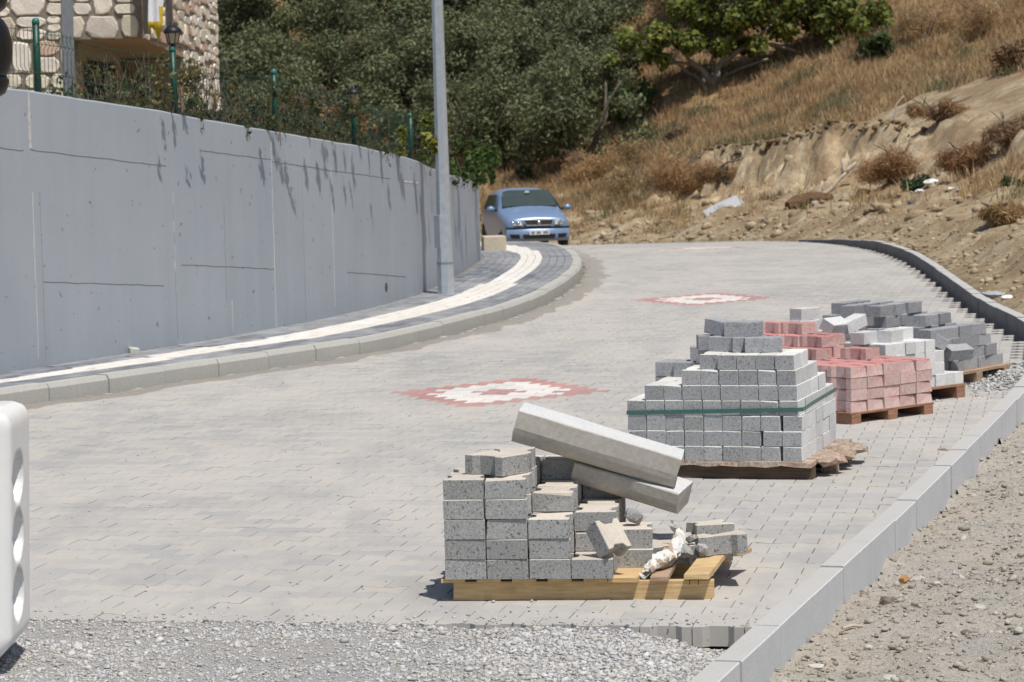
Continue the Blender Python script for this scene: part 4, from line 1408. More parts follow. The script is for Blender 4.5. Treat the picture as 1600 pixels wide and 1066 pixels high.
loose_board([(.985, -.055, .088), (1.005, .12, .092), (1.03, .24, .112), (1.06, .36, .125, .0)], .10, .020)
loose_board([(1.06, .36, .125), (1.10, .52, .09), (1.14, .70, .081)], .10, .018)
loose_board([(.93, .45, .078), (.95, D, .08)], .10, .016, M['wood_old'])
b = MB(); b.box(L * 1.0, L * 1.0 + .022, .62, .985, 0.04, .16, 0, .002); b.build("end_board", M['wood'], r, rot=(0, 0, -.04), jit=.001)
b = MB()
for u, v in ((.955, -.025), (.99, -.028)): b.tube([(u, v, .062), (u + .002, v, .09)], .0018, 5)
b.build("nail", M['iron'], r)
FG = (O, yaw)
G1 = "grey interlocking blocks on the nearest pallet"
U0 = -.03; PWD = .1715
def fg(c, k, lvl, tail=None, **kw):
    lab = "grey interlocking block, %s from left, %s course up, %s rank of nearest stack" % (ORD[c], ORD[lvl], ["front", "second", "third", "back"][k])
    put(BONE, "interlocking_block", FG, U0 + PWD * (c + .5), -.05 + .1 + .2035 * k, DZ + BH * lvl, Q, tail or lab, G1, **kw)
fgn = {(0, 0): 5, (1, 0): 5, (2, 0): 3, (3, 0): 1, (0, 1): 5, (1, 1): 6, (2, 1): 4, (3, 1): 3, (0, 2): 4, (1, 2): 5, (2, 2): 4, (3, 2): 3, (0, 3): 4, (1, 3): 5, (2, 3): 5, (3, 3): 4}
for (c, k), n in fgn.items():
    for lvl in range(n):
        if k == 3 and c in (1,) and lvl < 3: continue
        fg(c, k, lvl)
put(BONE, "interlocking_block", FG, U0 + .205, .13, DZ + BH * 5, math.radians(146), "grey interlocking block set askew on top, front left of the nearest stack", G1)
put(BONE, "interlocking_block", FG, U0 + .640, .03, DZ + BH * 1 + .048, Q - .75, "grey block tipped on edge in front, its beige face turned outwards", G1, rx=math.radians(52), sc=(.62, .82, .95))
put(BONE, "interlocking_block", FG, .99, .40, DZ + .002, .5, "grey block lying at the right of the pallet, behind the torn paper", G1)
put(BONE, "interlocking_block", FG, 1.015, .64, DZ + .045, Q + .3, "grey block on the pallet's right rear, partly in the slab's shade", G1, ry=.05)
put(BONE, "interlocking_block", FG, 1.075, .32, DZ + .042, .12, "grey block lying flat on the raised board at the pallet's right end", G1, ry=-.06, rx=-.06)
put(BONE, "interlocking_block", FG, .865, .36, DZ + .004, .25, "grey block wedged behind the torn paper sack, right of the stack", G1, rx=.05)
put(BONE, "interlocking_block", FG, .845, .58, DZ + .0, .1, "grey block standing at the dark gap right of the stack", G1)
# broken lumps
def chunk(name, fr, u, v, z, s, label, mat, seed=1, flat=.8):
    rng = random.Random(seed); b = MB()
    vs = [Vector(p) * s * rng.uniform(.7, 1.2) for p in IV]
    vs = [Vector((p.x, p.y, p.z * flat)) for p in vs]; mz = min(p.z for p in vs)
    b.add([p - Vector((0, 0, mz)) for p in vs], [tuple(f) for f in IF])
    Oo, yy = fr; c, s_ = math.cos(yy), math.sin(yy)
    return tag(b.build(name, mat, None, loc=(Oo.x + u * c - v * s_, Oo.y + u * s_ + v * c, Oo.z + z), rot=(0, 0, rng.uniform(0, 6))), label, "rubble", "broken pieces on the nearest pallet")
put(BONE, "interlocking_block", FG, U0 + PWD * 4.35, .30, DZ, Q, "grey block lowest in the short fifth column, right side of the nearest stack", G1)
put(BONE, "interlocking_block", FG, U0 + PWD * 4.3, .31, DZ + BH, Q + .05, "grey block upper in the short fifth column, right side of the nearest stack", G1)
chunk("broken_block", FG, .715, .31, DZ + BH * 2 + .0, .045, "rough broken lump beside the end of the third course", M['block'], 3, .9)
chunk("broken_block", FG, .925, .28, DZ + .03, .042, "small broken lump next to the torn paper sack", M['block'], 5)
chunk("broken_block", FG, .995, .235, DZ + .05, .034, "little dark lump between the two boards on the right", M['block'], 8)
chunk("broken_block", FG, .955, .30, DZ + .085, .028, "chip of block on top of the block behind the paper", M['block'], 9)
# the two kerb slabs that lie across the stack
def slab(label, a, b_, sec, roll, yaw_extra=0.0):
    """kerb slab from its left lower front edge point to its right one (world points)"""
    a = Vector(a); b_ = Vector(b_); d = (b_ - a).normalized(); Lq = (b_ - a).length
    side = Vector((-d.y, d.x, 0)).normalized(); up = d.cross(side).normalized()
    R = Matrix.Rotation(roll, 3, d)
    side = R @ side; up = R @ up
    if up.z < 0: up = -up
    w, h, ch = sec
    prof = [(0, 0), (w, 0), (w, h), (.004, h), (0, h - .004), (0, h * .45)]
    prof = [(ch, 0), (w, 0), (w, h - .004), (w - .004, h), (.004, h), (0, h - .004), (0, ch * 1.5), (ch * .12, ch * 1.0), (ch * .5, ch * .3)]
    m = len(prof); vs = []; fs = []; mi = []
    n = 6
    for q in range(n + 1):
        for s_, u_ in prof:
            e = RNG.uniform(-.0012, .0012)
            vs.append(d * (Lq * q / n + (RNG.uniform(-.003, .003) if q in (0, n) else 0)) + side * (s_ + e) + up * (u_ + e))
    for q in range(n):
        for k in range(m):
            fs.append((q * m + k, q * m + m + k, q * m + m + (k + 1) % m, q * m + (k + 1) % m)); mi.append(1 if k in (3,) else 0)
    fs.append(tuple(range(m))); mi.append(1); fs.append(tuple(n * m + k for k in reversed(range(m)))); mi.append(0)
    o = MB(); o.v = [v[:] for v in vs]; o.c = [(1, 1, 1, 1)] * len(vs); o.f = [list(f) for f in fs]; o.m = mi
    ob = o.build("kerb_slab", [M['kerb_slab'], M['kerb_slab_top']], None, loc=a)
    return tag(ob, label, "kerb stone", "kerb slabs lying on the nearest stack")
slab("upper pale kerb slab lying aslant across the top of the nearest stack", P(797, 692, 11.66), P(1050, 768, 11.60), (.23, .142, .045), .06)
slab("lower kerb slab under the other, its chipped right end sticking out", P(890, 757, 11.74), P(1054, 807, 11.60), (.20, .10, .035), .16)
# torn paper sack
b = MB(); vs = []; nU, nV = 20, 8
path = [(.775, .02, .095), (.80, .10, .118), (.85, .20, .125), (.885, .27, .165), (.90, .31, .215), (.865, .30, .25)]
for q in range(nU + 1):
    t = q / nU * (len(path) - 1); i0 = min(int(t), len(path) - 2); f = t - i0
    c = Vector(path[i0]).lerp(Vector(path[i0 + 1]), f)
    wq = .016 + .016 * math.sin(math.pi * min(1, q / nU + .12)) + .006 * srng.uniform(-1, 1)
    for k in range(nV + 1):
        a = math.radians(-150 + 240 * k / nV)
        vs.append(c + Vector((wq * math.cos(a) * 1.15, -.3 * wq * math.cos(a), wq * math.sin(a) + .014)) + Vector([srng.uniform(-.006, .006) for _ in range(3)]))
fs = [(q * (nV + 1) + k, q * (nV + 1) + k + 1, (q + 1) * (nV + 1) + k + 1, (q + 1) * (nV + 1) + k) for q in range(nU) for k in range(nV) if srng.random() > .03]
b.add(vs, fs)
def sack_mat():
    m, n, l, p = new_mat("torn cement sack paper")
    v = tex_vec(n, l, 'Object', False); f = nz(n, l, v, 14, 3); g = nz(n, l, v, 30, 3)
    c = ramp(n, l, f, [(.40, (.68, .67, .64)), (.52, (.62, .60, .56)), (.56, (.36, .27, .18)), (.68, (.40, .30, .20))])
    c = mixc(n, l, ramp(n, l, g, [(.62, 0.0), (.68, .8)]), c, (.14, .25, .30))
    l.new(c, p.inputs["Base Color"]); p.inputs["Roughness"].default_value = .7; bump(n, l, p, g, .4, .004)
    return m
so = b.build("paper_sack", sack_mat(), None, loc=O, rot=(0, 0, yaw)); so.modifiers.new("thickness", 'SOLIDIFY').thickness = .0015
tag(so, "crumpled torn white and brown paper sack on the broken pallet boards", "paper sack")
c = Vector((math.cos(yaw), math.sin(yaw), 0)); s_ = Vector((-math.sin(yaw), math.cos(yaw), 0))

# ---- second pallet: pale rectangular blocks with a green strap
O2r = GP(1275, 751); yaw2 = -math.radians(17)
ux = Vector((math.cos(yaw2), math.sin(yaw2), 0)); vx = Vector((-math.sin(yaw2), math.cos(yaw2), 0))
L2 = 1.12
O2 = O2r - ux * L2
M['rot'] = grain("rotten plaster-caked wood", (.46, .37, .29), (.20, .14, .10), (.60, .53, .45), sc=45, big=8, bigamt=.6, bigcol=(.30, .17, .12), bs=.9, bd=.008)
r = tag(empty("wooden_pallet", O2, yaw2), "worn pallet with a ragged mortar-caked deck under the strapped pale blocks", "pallet", "wooden pallets under the block stacks")
for v in (0.0, .5, 1.02):
    b = MB(); b.box(0.02, L2 - .02, v + .01, v + .11, 0, .07, 0, .003); b.build("stringer", M['wood_shaded'], r, jit=.002)
def ragged(u0, u1, v0, v1, z0, z1, seed):
    rng = random.Random(seed); b = MB(); n = 14; vs = []; fs = []
    for q in range(n + 1):
        u = u0 + (u1 - u0) * q / n
        a, c_ = rng.uniform(-.012, .012), rng.uniform(-.010, .010)
        vs += [(u, v0 + a, z0 + rng.uniform(-.004, .008)), (u, v1 + c_, z0), (u, v1 + c_, z1), (u, v0 + a, z1 + rng.uniform(-.006, .003))]
    for q in range(n):
        for k in range(4): fs.append((q * 4 + k, q * 4 + (k + 1) % 4, q * 4 + 4 + (k + 1) % 4, q * 4 + 4 + k))
    fs.append((3, 2, 1, 0)); fs.append(tuple(n * 4 + k for k in range(4)))
    b.add(vs, fs); return b
for k in range(7):
    v = .0 + k * .162
    ragged(-.02 + RNG.uniform(-.02, .02), L2 + (-.02 if k < 1 else RNG.uniform(-.01, .05)), v - .02, v + .12, .071, .098, 40 + k).build("board", M['rot'], r)
for k, (u, v, s) in enumerate([(L2 + .03, .30, .07), (L2 + .06, .46, .06), (L2 + .04, .60, .065), (L2 + .09, .75, .07), (L2 + .02, .16, .05)]):
    b = MB(); rg = random.Random(90 + k)
    b.add([Vector(p) * s * rg.uniform(.7, 1.25) for p in IV], [tuple(f) for f in IF])
    b.v = [(x * 1.3, y * 1.5, z * .55) for x, y, z in b.v]
    b.build("broken_edge", M['rot'], r, loc=(u, v, .085))
for v in (.32, .70):
    b = MB(); b.box(L2 - .03, L2 + .05, v, v + .09, 0, .08, 0, .004); b.build("bearer", M['rot'], r, jit=.004)
SP = (O2, yaw2); G2 = "pale rectangular blocks in the strapped stack"
DZ2 = .0985; BP = .1045; NB = 9
rowL = [0, 0, 0, 0, 1, 3, 3.95]; rowR = [9, 9, 9, 9, 9, 9, 8.95]
deep = [5, 5, 5, 5, 4, 3, 2]
def sp_label(lvl, c, k):
    if k == 0: return "pale block end, %s from the left, %s course up on the strapped stack" % (ORD[int(c)], ORD[lvl])
    return "pale block in the %s rank back, %s from the left, %s course up, strapped stack" % (ORD[k], ORD[int(c)], ORD[lvl])
for lvl in range(7):
    nfront = int(rowR[lvl] - rowL[lvl] + .01)
    for q in range(nfront):
        c = rowL[lvl] + q
        for k in range(deep[lvl]):
            edge = q == nfront - 1 or q == 0
            top = lvl == 6 or c < rowL[lvl + 1] or k >= deep[lvl + 1] - 1
            if not (k == 0 or edge or top): continue
            if k > 0 and edge and q == 0 and lvl < 2: continue
            extra = 0.0
            if lvl in (0, 1, 2) and c >= 7 + (0 if lvl == 1 else 1): extra = .012
            shift = .0 if lvl < 3 else -.006 * (lvl - 2)
            back = .03 if lvl == 6 and q == 0 else 0
            vfront = .0 + .006 * lvl
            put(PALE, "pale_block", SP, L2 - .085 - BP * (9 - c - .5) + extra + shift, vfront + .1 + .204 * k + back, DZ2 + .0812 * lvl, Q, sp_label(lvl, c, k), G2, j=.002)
# strap
b = MB(); zS = DZ2 + .0812 * 3 + .030; hS = .022
uL = L2 - .085 - BP * 9 - .004; uR = L2 - .085 + .018
pth = [(uL - .002, .9, zS - .02), (uL - .002, .01, zS - .02), (uL + .004, .008, zS - .018), (uL + .45, .006, zS - .008), (uR - .03, .008, zS + .003), (uR, .03, zS + .004), (uR + .002, .30, zS + .012), (uR + .002, 1.0, zS + .02)]
vs = []; fs = []
for p in pth:
    p = Vector(p); vs += [p + Vector((0, 0, -hS / 2)), p + Vector((0, 0, hS / 2))]
for q in range(len(pth) - 1): fs.append((2 * q, 2 * q + 2, 2 * q + 3, 2 * q + 1))
b.add(vs, fs); so = b.build("plastic_strap", plain("green strapping", (.05, .13, .115), .35, 0, 60, .15, .1, .5), None, loc=O2, rot=(0, 0, yaw2))
so.modifiers.new("thickness", 'SOLIDIFY').thickness = .002
tag(so, "green plastic band strapped round the pale block stack", "strap")
G3 = "dark grey blocks lying loose on the pale stack"
def dk(u, v, z, rz, lab, rx=0, ry=0, ms=None, grp=None):
    put(ms or DARK, "dark_block", SP, u, v, z, rz, lab, grp or G3, rx, ry)
z5 = DZ2 + .0812 * 5; z7 = DZ2 + .0812 * 7
dk(.175, .62, z5, Q, "dark block at the far left rear of the strapped stack, leftmost of two")
dk(.285, .60, z5, Q, "dark block at the left rear of the strapped stack, right of the leftmost")
dk(.40, .58, z5, Q + .05, "dark block at the left rear, tucked against the pale fifth course")
dk(.175, .62, z5 - .081, Q, "dark block under the leftmost dark block at the left rear")
dk(.285, .62, z5 - .081, Q, "dark block underneath the second dark block at the left rear")
dk(.40, .64, z5 + .081, .22, "dark block lying across the two left rear dark blocks")
dk(.435, .44, z7 - .08, .9, "dark block standing on end, leaning, left of the dark pile on top", ry=math.radians(78))
dk(.60, .28, z7, -.35, "dark block lowest in the dark pile on top, its left end forward")
dk(.72, .26, z7, .4, "dark block lowest in the dark pile on top, at its right")
dk(.555, .36, z7 + .081, -.5, "dark block in the top row of the dark pile, tilted at the left", rx=.0, ry=.12)
dk(.68, .30, z7 + .081, .12, "dark block in the top row of the dark pile, at the right")
dk(.50, .40, z7 + .0, .35, "dark block at the back of the dark pile's lower row")
dk(.80, .22, z7 - .0, .3, "dark flat sliver of block at the right edge of the top course")

# ---- third pallet: red interlocking blocks
A = GP(1331, 664); B = GP(1458, 646.5); 
rd = (B - A); Lr = rd.length; yawr = math.atan2(rd.y, rd.x)
# the long face looks towards the kerb; u runs along it away from the camera, v into the stack (to the left)
r = pallet(A, yawr, Lr, .95, "dark reddish pallet with three block feet under the red blocks", M['wood_red'], (.0, .060, .074), 6, 3, 'v')
RF = (A, yawr); G4 = "red interlocking blocks on the third pallet"
PR = .166; ncol = 5 if Lr < .92 else 6
PR = Lr / ncol
def rb(col, rank, lvl, lab=None, **kw):
    put(REDB, "red_block", RF, PR * (col + .5), .105 + .204 * rank, .0745 + .0718 * lvl, Q, lab or "red block, %s from the near corner, %s rank in, %s course up" % (ORD[col], ORD[rank], ORD[lvl]), G4, sc=(1, PR / .171, .0708 / .0795), **kw)
for lvl in range(4):
    for col in range(ncol):
        for rank in range(5):
            if rank == 0 or col == 0 or lvl == 3 : rb(col, rank, lvl)
zr = .0745 + .0718 * 4
for (u, v, l, rz, lab) in [(.30, .13, 0, Q + .1, "red block alone on the near front of the top course"),
                           (.12, .38, 0, Q, "red block in the first loose course on top, nearest"), (.13, .55, 0, Q, "red block in the first loose course on top, middle left"), (.12, .76, 0, Q, "red block in the first loose course on top, left end"),
                           (.33, .45, 0, Q, "red block in the first loose course on top, second row near"), (.33, .66, 0, Q, "red block in the first loose course on top, second row left"),
                           (.22, .42, 1, Q + .04, "red block in the second loose course on top, right end"), (.20, .60, 1, Q, "red block in the second loose course on top, middle"), (.18, .79, 1, Q - .03, "red block in the second loose course on top, left end"), (.40, .50, 1, Q, "red block in the second loose course on top, behind"),
                           (.28, .84, 2, Q, "red block in the topmost course, left"), (.30, .66, 2, Q, "red block in the topmost course, right")]:
    put(REDB, "red_block", RF, u + .22, v + .24, zr + .0725 * l, rz, lab, G4, sc=(1, PR / .171, .0708 / .0795))

# ---- fourth pallet: white blocks; fifth: dark grey blocks
A4 = GP(1452, 628); B4 = GP(1508, 621)
yaw4 = math.atan2(B4.y - A4.y, B4.x - A4.x)
A4 = A4 - Vector((math.cos(yaw4), math.sin(yaw4), 0)) * .50
L4 = (B4 - A4).length
pallet(A4, yaw4, L4, 1.0, "pallet with reddish feet under the small white blocks", M['wood_red'], (.0, .078, .095), 6, 3, 'v')
WF = (A4, yaw4); G5 = "white blocks on the fourth pallet"
def wb(u, v, l, rz, lab, **kw): put(WHIT, "white_block", WF, u, v, .096 + .0795 * l, rz, lab, G5, **kw)
n4 = int(L4 / .102)
for c in range(n4):
    hgt = 1 if c >= n4 - 2 else (3 if c == n4 - 3 else 4)
    for l in range(hgt):
        wb(L4 - .05 - .102 * (n4 - 1 - c), .11, l, Q, "white block end, %s from the left, %s course up" % (ORD[c], ORD[l]))
        if l == hgt - 1: wb(L4 - .05 - .102 * (n4 - 1 - c), .32, l, Q, "white block behind the front rank, %s from the left, its top course" % ORD[c])
for (u, v, l, rz, lab, kw) in [(.08, .20, 4, .25, "white block lying lengthwise at the left of the top white course", {}), (.30, .16, 4, .3, "white block lying askew in the middle of the white top course", {}), (.46, .22, 4, .15, "white block at the right end of the white top course", {}),
                               (.02, .42, 5, .1, "white block leaning on edge at the back left of the white stack", {'rx': .5}), (.20, .40, 5, .0, "white block tilted at the back of the white stack", {'ry': -.25}), (.05, .52, 4, .05, "white block lowest of the tall pair at the back left", {}), (-.12, .55, 5, .0, "white block below the highest one at the back left", {}), (-.10, .56, 6, .05, "highest white block, lying level at the back left", {}),
                               (-.12, .56, 4, 0, "white block under the back left white pair", {}), (.22, .50, 4, .1, "white block beneath the tilted one at the back", {})]:
    wb(u, v, l, rz, lab, **kw)
A5 = GP(1508, 604); B5 = GP(1578, 591)
yaw5 = math.atan2(B5.y - A5.y, B5.x - A5.x)
e5 = Vector((math.cos(yaw5), math.sin(yaw5), 0))
B5 = A5 + e5 * min(1.0, (B5 - A5).length); A5 = A5 - e5 * .25
L5 = (B5 - A5).length
pallet(A5, yaw5, L5, 1.05, "weathered farthest pallet under the heap of dark grey blocks", M['wood_old'], (.0, .085, .105), 6, 3, 'v')
DF = (A5, yaw5); G6 = "dark grey blocks heaped on the farthest pallet"
drng = random.Random(5)
nm = 0
for l in range(6):
    us = L5 - .10 - (.09 * l) ; 
    for k in range(5):
        v = .10 + .21 * k
        c = 0; u = us - .1 * (k % 2) * .3
        while u > -.05 - .0 * l:
            ff_ = k == 0 or l >= 3 + (0 if k < 3 else 1) or u > us - .25
            if l >= 4 and k == 0: break
            if l == 5 and k < 2: break
            if ff_ and not (l > 0 and drng.random() < .06):
                wob = .04 if l < 3 else .14
                put(DARK, "dark_block", DF, u + drng.uniform(-.01, .01), v, .106 + .0797 * l + (0 if l < 3 else 0), drng.choice([0, 0, 0, .1]) + drng.uniform(-wob, wob) * .4,
                    "dark grey block, %s from the right, %s rank back, %s course up on the heap" % (ORD[c], ORD[k], ORD[l]), G6)
            c += 1; u -= .205
for (u, v, z, rz, rx, lab) in [(.0, .10, .30, .7, .5, "dark block tumbled forward at the heap's left foot"), (.12, -.0, .22, -.4, .4, "dark block tilted at the front of the heap, its face catching light")]:
    put(DARK, "dark_block", DF, u, v, z, rz, lab, G6, rx=rx)
# ------------------------------------------------------------------ blue car beyond the crest
M['carpaint'] = plain("light blue car paint", (.20, .29, .45), .30, .2, 3, .03, 0, .6)
M['carglass'] = plain("tinted windscreen", (.05, .065, .06), .08, 0, 3, .1, 0, .7)
M['cartrim'] = plain("black car trim", (.012, .012, .013), .5, 0, 20, .1, 0)
M['tyre'] = plain("tyre rubber", (.016, .016, .017), .8)
M['chrome'] = plain("bright trim", (.70, .72, .74), .15, .9, 5, .03, 0)
M['lens'] = plain("headlamp lens", (.62, .60, .52), .12, .15, 22, .35, .2, .8)
M['plate'] = plain("number plate white", (.72, .73, .74), .4, 0, 8, .06, 0)
M['platemark'] = plain("number plate marks", (.12, .12, .125), .5)
CY = 68.0
cq = P(842, 385, CY)
car = tag(empty("car", (cq.x, CY, gz(CY) - .02), math.radians(10)), "light blue hatchback parked beyond the crest, facing the camera", "car")
# body: sections along the length, front at y = 0, seen from -y; half outline (x, z) from sill to roof
def section(y, wz):
    return [(x, y, z) for x, z in wz]
ST = [
 (-.00, [(.55, .26), (.62, .34), (.66, .50), (.65, .63), (.60, .71), (.40, .745), (0, .755)]),
 (.10, [(.70, .22), (.77, .34), (.785, .52), (.77, .67), (.68, .77), (.42, .82), (0, .835)]),
 (.45, [(.76, .20), (.82, .36), (.825, .56), (.81, .75), (.72, .86), (.44, .905), (0, .925)]),
 (1.00, [(.77, .20), (.83, .38), (.83, .62), (.82, .82), (.755, .93), (.46, .985), (0, 1.005)]),
 (1.12, [(.77, .20), (.83, .38), (.83, .64), (.82, .86), (.75, .96), (.46, 1.02), (0, 1.04)]),
 (1.70, [(.77, .20), (.83, .38), (.83, .66), (.815, .90), (.635, 1.37), (.44, 1.425), (0, 1.445)]),
 (2.40, [(.77, .20), (.83, .38), (.83, .68), (.81, .92), (.63, 1.41), (.44, 1.465), (0, 1.48)]),
 (3.30, [(.77, .22), (.82, .40), (.82, .70), (.80, .94), (.60, 1.37), (.42, 1.42), (0, 1.43)]),
 (3.75, [(.70, .28), (.76, .42), (.76, .70), (.74, .92), (.58, 1.05), (.40, 1.10), (0, 1.12)]),
 (3.84, [(.62, .32), (.68, .44), (.68, .66), (.64, .84), (.50, .92), (.36, .95), (0, .96)]),
]
b = MB(); vs = []; n = 13
for y, o in ST:
    full = [(x, y, z) for x, z in o] + [(-x, y, z) for x, z in reversed(o[:-1])]
    vs += full
fs = []; 
for s_ in range(len(ST) - 1):
    for k in range(n - 1): fs.append((s_ * n + k, s_ * n + k + 1, (s_ + 1) * n + k + 1, (s_ + 1) * n + k))
fs.append(tuple(range(n))[::-1]); fs.append(tuple((len(ST) - 1) * n + k for k in range(n)))
b.add(vs, [tuple(reversed(f)) for f in fs])
body = b.build("body", M['carpaint'], car, True)
sub = body.modifiers.new("round", 'SUBSURF'); sub.levels = 2; sub.render_levels = 2
def cpanel(name, pts, mat, th=.012, parent=car, smooth=False):
    """small plate on the car: outline in 3-D, pushed out a little along its normal"""
    b = MB(); q = [Vector(p) for p in pts]; nn = (q[1] - q[0]).cross(q[2] - q[0]).normalized()
    m = len(q); b.add([p - nn * th for p in q] + [p + nn * th for p in q], [tuple(m + k for k in range(m)), tuple(reversed(range(m)))] + [(k, (k + 1) % m, m + (k + 1) % m, m + k) for k in range(m)])
    return b.build(name, mat, parent, smooth)
ws = cpanel("windscreen", [(-.68, 1.10, 1.025), (.68, 1.10, 1.025), (.585, 1.62, 1.375), (.42, 1.63, 1.405), (-.42, 1.63, 1.405), (-.585, 1.62, 1.375)], M['carglass'], .022)
cpanel("sun_sticker", [(-.06, 1.47, 1.345), (.07, 1.47, 1.345), (.06, 1.545, 1.395), (-.02, 1.545, 1.395)], plain("sticker", (.28, .36, .33), .4), .012, ws)
for sx in (-1, 1):
    pts = [(sx * .835, 1.30, .93), (sx * .825, 3.0, .95), (sx * .70, 2.9, 1.28), (sx * .675, 1.85, 1.315)]
    cpanel("side_window", pts if sx > 0 else pts[::-1], M['carglass'], .012)
    pts = [(sx * .40, -.055, .60), (sx * .70, .085, .595), (sx * .735, .20, .665), (sx * .70, .22, .735), (sx * .42, .03, .695)]
    hl = cpanel("headlight", pts if sx > 0 else pts[::-1], M['lens'], .018)
    for q in (.5, .62):
        b = MB(); b.lathe([(.045, 0), (.05, .012), (.0, .02)], 10); b.build("lamp_bowl", M['chrome'], hl, True, loc=(sx * q, .0 + (q - .5) * .5 - .01, .665), rot=(math.pi / 2, 0, sx * .3))
    b = MB(); b.lathe([(.05, -.07), (.085, -.02), (.085, .02), (.05, .07)], 10)
    mi = b.build("mirror", M['carpaint'], car, True, loc=(sx * .955, 1.18, .985), rot=(0, math.pi / 2, 0)); mi.scale = (.85, .8, 1.25)
    b = MB(); b.tube([(sx * .80, 1.25, .94), (sx * .90, 1.2, .965)], .022, 6); b.build("mirror_arm", M['cartrim'], car)
    for y in (.72, 3.18):
        t = MB(); t.lathe([(.19, -.085), (.275, -.085), (.295, -.05), (.295, .05), (.275, .085), (.19, .085)], 20)
        wh = t.build("wheel", M['tyre'], car, True, loc=(sx * .735, y, .295), rot=(0, math.pi / 2, 0))
        t = MB(); t.lathe([(.19, -.06), (.19, .075), (.12, .06), (.04, .085), (.0, .085)], 14); t.build("rim", M['galv'], wh, True)
gr = cpanel("grille", [(-.30, -.075, .60), (.30, -.075, .60), (.345, -.045, .72), (-.345, -.045, .72)], M['cartrim'], .02)
b = MB(); b.tube([(-.305, -.10, .598), (.305, -.10, .598), (.352, -.07, .725), (-.352, -.07, .725), (-.305, -.10, .598)], .013, 6); b.build("grille_surround", M['chrome'], gr)
b = MB(); b.lathe([(.045, 0), (.04, .012), (.0, .016)], 14); b.build("badge", M['chrome'], gr, True, loc=(0, -.085, .665), rot=(math.pi / 2, 0, 0))
b = MB(); vs = []
for k in range(13):
    x = -.78 + 1.56 * k / 12; y = -.085 + .16 * abs(x / .78) ** 3.2
    vs += [(x, y + .05, .525), (x, y, .53), (x, y, .555), (x, y + .05, .56)]
b.add(vs, [(k * 4 + r, k * 4 + 4 + r, k * 4 + 5 + r, k * 4 + 1 + r) for k in range(12) for r in range(3)]); b.build("bumper_strip", M['cartrim'], car)
b = MB(); vs = []
for k in range(13):
    x = -.77 + 1.54 * k / 12; y = -.10 + .17 * abs(x / .77) ** 3.0
    vs += [(x, y + .12, .215), (x, y + .03, .225), (x, y, .30), (x, y, .50), (x, y + .04, .525), (x, y + .12, .53)]
b.add(vs, [(k * 6 + r, k * 6 + 6 + r, k * 6 + 7 + r, k * 6 + 1 + r) for k in range(12) for r in range(5)]); bp = b.build("bumper", M['carpaint'], car, True)
cpanel("lower_grille", [(-.37, -.105, .275), (.37, -.105, .275), (.40, -.10, .385), (-.40, -.10, .385)], M['cartrim'], .014, bp)
for sx in (-1, 1):
    pts = [(sx * .48, -.085, .285), (sx * .66, .005, .295), (sx * .70, .035, .39), (sx * .48, -.08, .385)]
    cpanel("side_vent", pts if sx > 0 else pts[::-1], M['cartrim'], .014, bp)
npz = cpanel("number_plate", [(-.245, -.125, .375), (.245, -.125, .375), (.245, -.125, .475), (-.245, -.125, .475)], M['plate'], .008, bp)
b = MB()
for x0, x1 in ((-.20, -.165), (-.155, -.12), (-.065, -.025), (-.015, .025), (.095, .13), (.14, .175), (.185, .215)):
    b.box(x0, x1, -.1355, -.1335, .395, .455)
b.build("plate_marks", M['platemark'], npz)
# wipers
b = MB(); b.tube([(-.5, 1.08, 1.03), (.05, 1.13, 1.055)], .008, 4); b.tube([(.1, 1.08, 1.035), (.58, 1.14, 1.055)], .008, 4); b.build("wiper", M['cartrim'], car)

# ------------------------------------------------------------------ foliage helpers
def leaves_mesh(name, blobs, n, size, mat, base, var=.35, hue=(.0, .12), up=.35, shell=.55, aspect=2.4, seed=1, drop=0.0, fold=True):
    """leaf-sized faces spread through a set of ellipsoid clumps (x, y, z, rx, ry, rz)"""
    g = np.random.default_rng(seed)
    bl = np.array(blobs, float)
    w = bl[:, 3] * bl[:, 4] + bl[:, 4] * bl[:, 5]; w /= w.sum()
    k = g.choice(len(bl), n, p=w)
    d = g.normal(size=(n, 3)); d /= np.linalg.norm(d, axis=1)[:, None]
    r = 1 - (1 - shell) * g.random(n) ** 1.4
    r *= g.uniform(.82, 1.08, n)
    c = bl[k, :3] + d * bl[k, 3:6] * r[:, None]
    nrm = d * .7 + g.normal(size=(n, 3)) * .75 + np.array([0, 0, up]); nrm /= np.linalg.norm(nrm, axis=1)[:, None]
    t = np.cross(nrm, g.normal(size=(n, 3))); t /= np.linalg.norm(t, axis=1)[:, None]
    t[:, 2] -= drop; t /= np.linalg.norm(t, axis=1)[:, None]
    s = np.cross(nrm, t)
    L = size * g.uniform(.6, 1.35, n)[:, None]; Wd = L / aspect
    V = np.stack([c - t * L, c + s * Wd + nrm * Wd * .25, c + t * L, c - s * Wd + nrm * Wd * .25], 1).reshape(-1, 3)
    F = (np.arange(n) * 4)[:, None] + np.arange(4)[None]
    v = g.uniform(1 - var, 1 + var, n) * (1 + .15 * np.sin(k * 7.3))
    hmix = g.uniform(hue[0], hue[1], n)
    col = np.array(base)[None] * v[:, None]
    col[:, 0] *= 1 + hmix * 3.2; col[:, 1] *= 1 + hmix * 1.4; col[:, 2] *= 1 - hmix * .5
    return npmesh(name, V, F, mat, np.repeat(col, 4, 0))
def limb(b, pts, r0, r1, seed=0, n=6):
    rg = random.Random(seed); P_ = [Vector(p) for p in pts]; out = [P_[0]]
    for a, c in zip(P_, P_[1:]):
        L = (c - a).length
        for f in (.33, .67, 1.0):
            q = a.lerp(c, f)
            if f < 1: q += Vector([rg.uniform(-.05, .05) * L for _ in range(3)])
            out.append(q)
    b.tube(out, [r0 + (r1 - r0) * k / (len(out) - 1) for k in range(len(out))], n)
M['leaf'] = leafy("olive leaf", (1, 1, 1), .22)
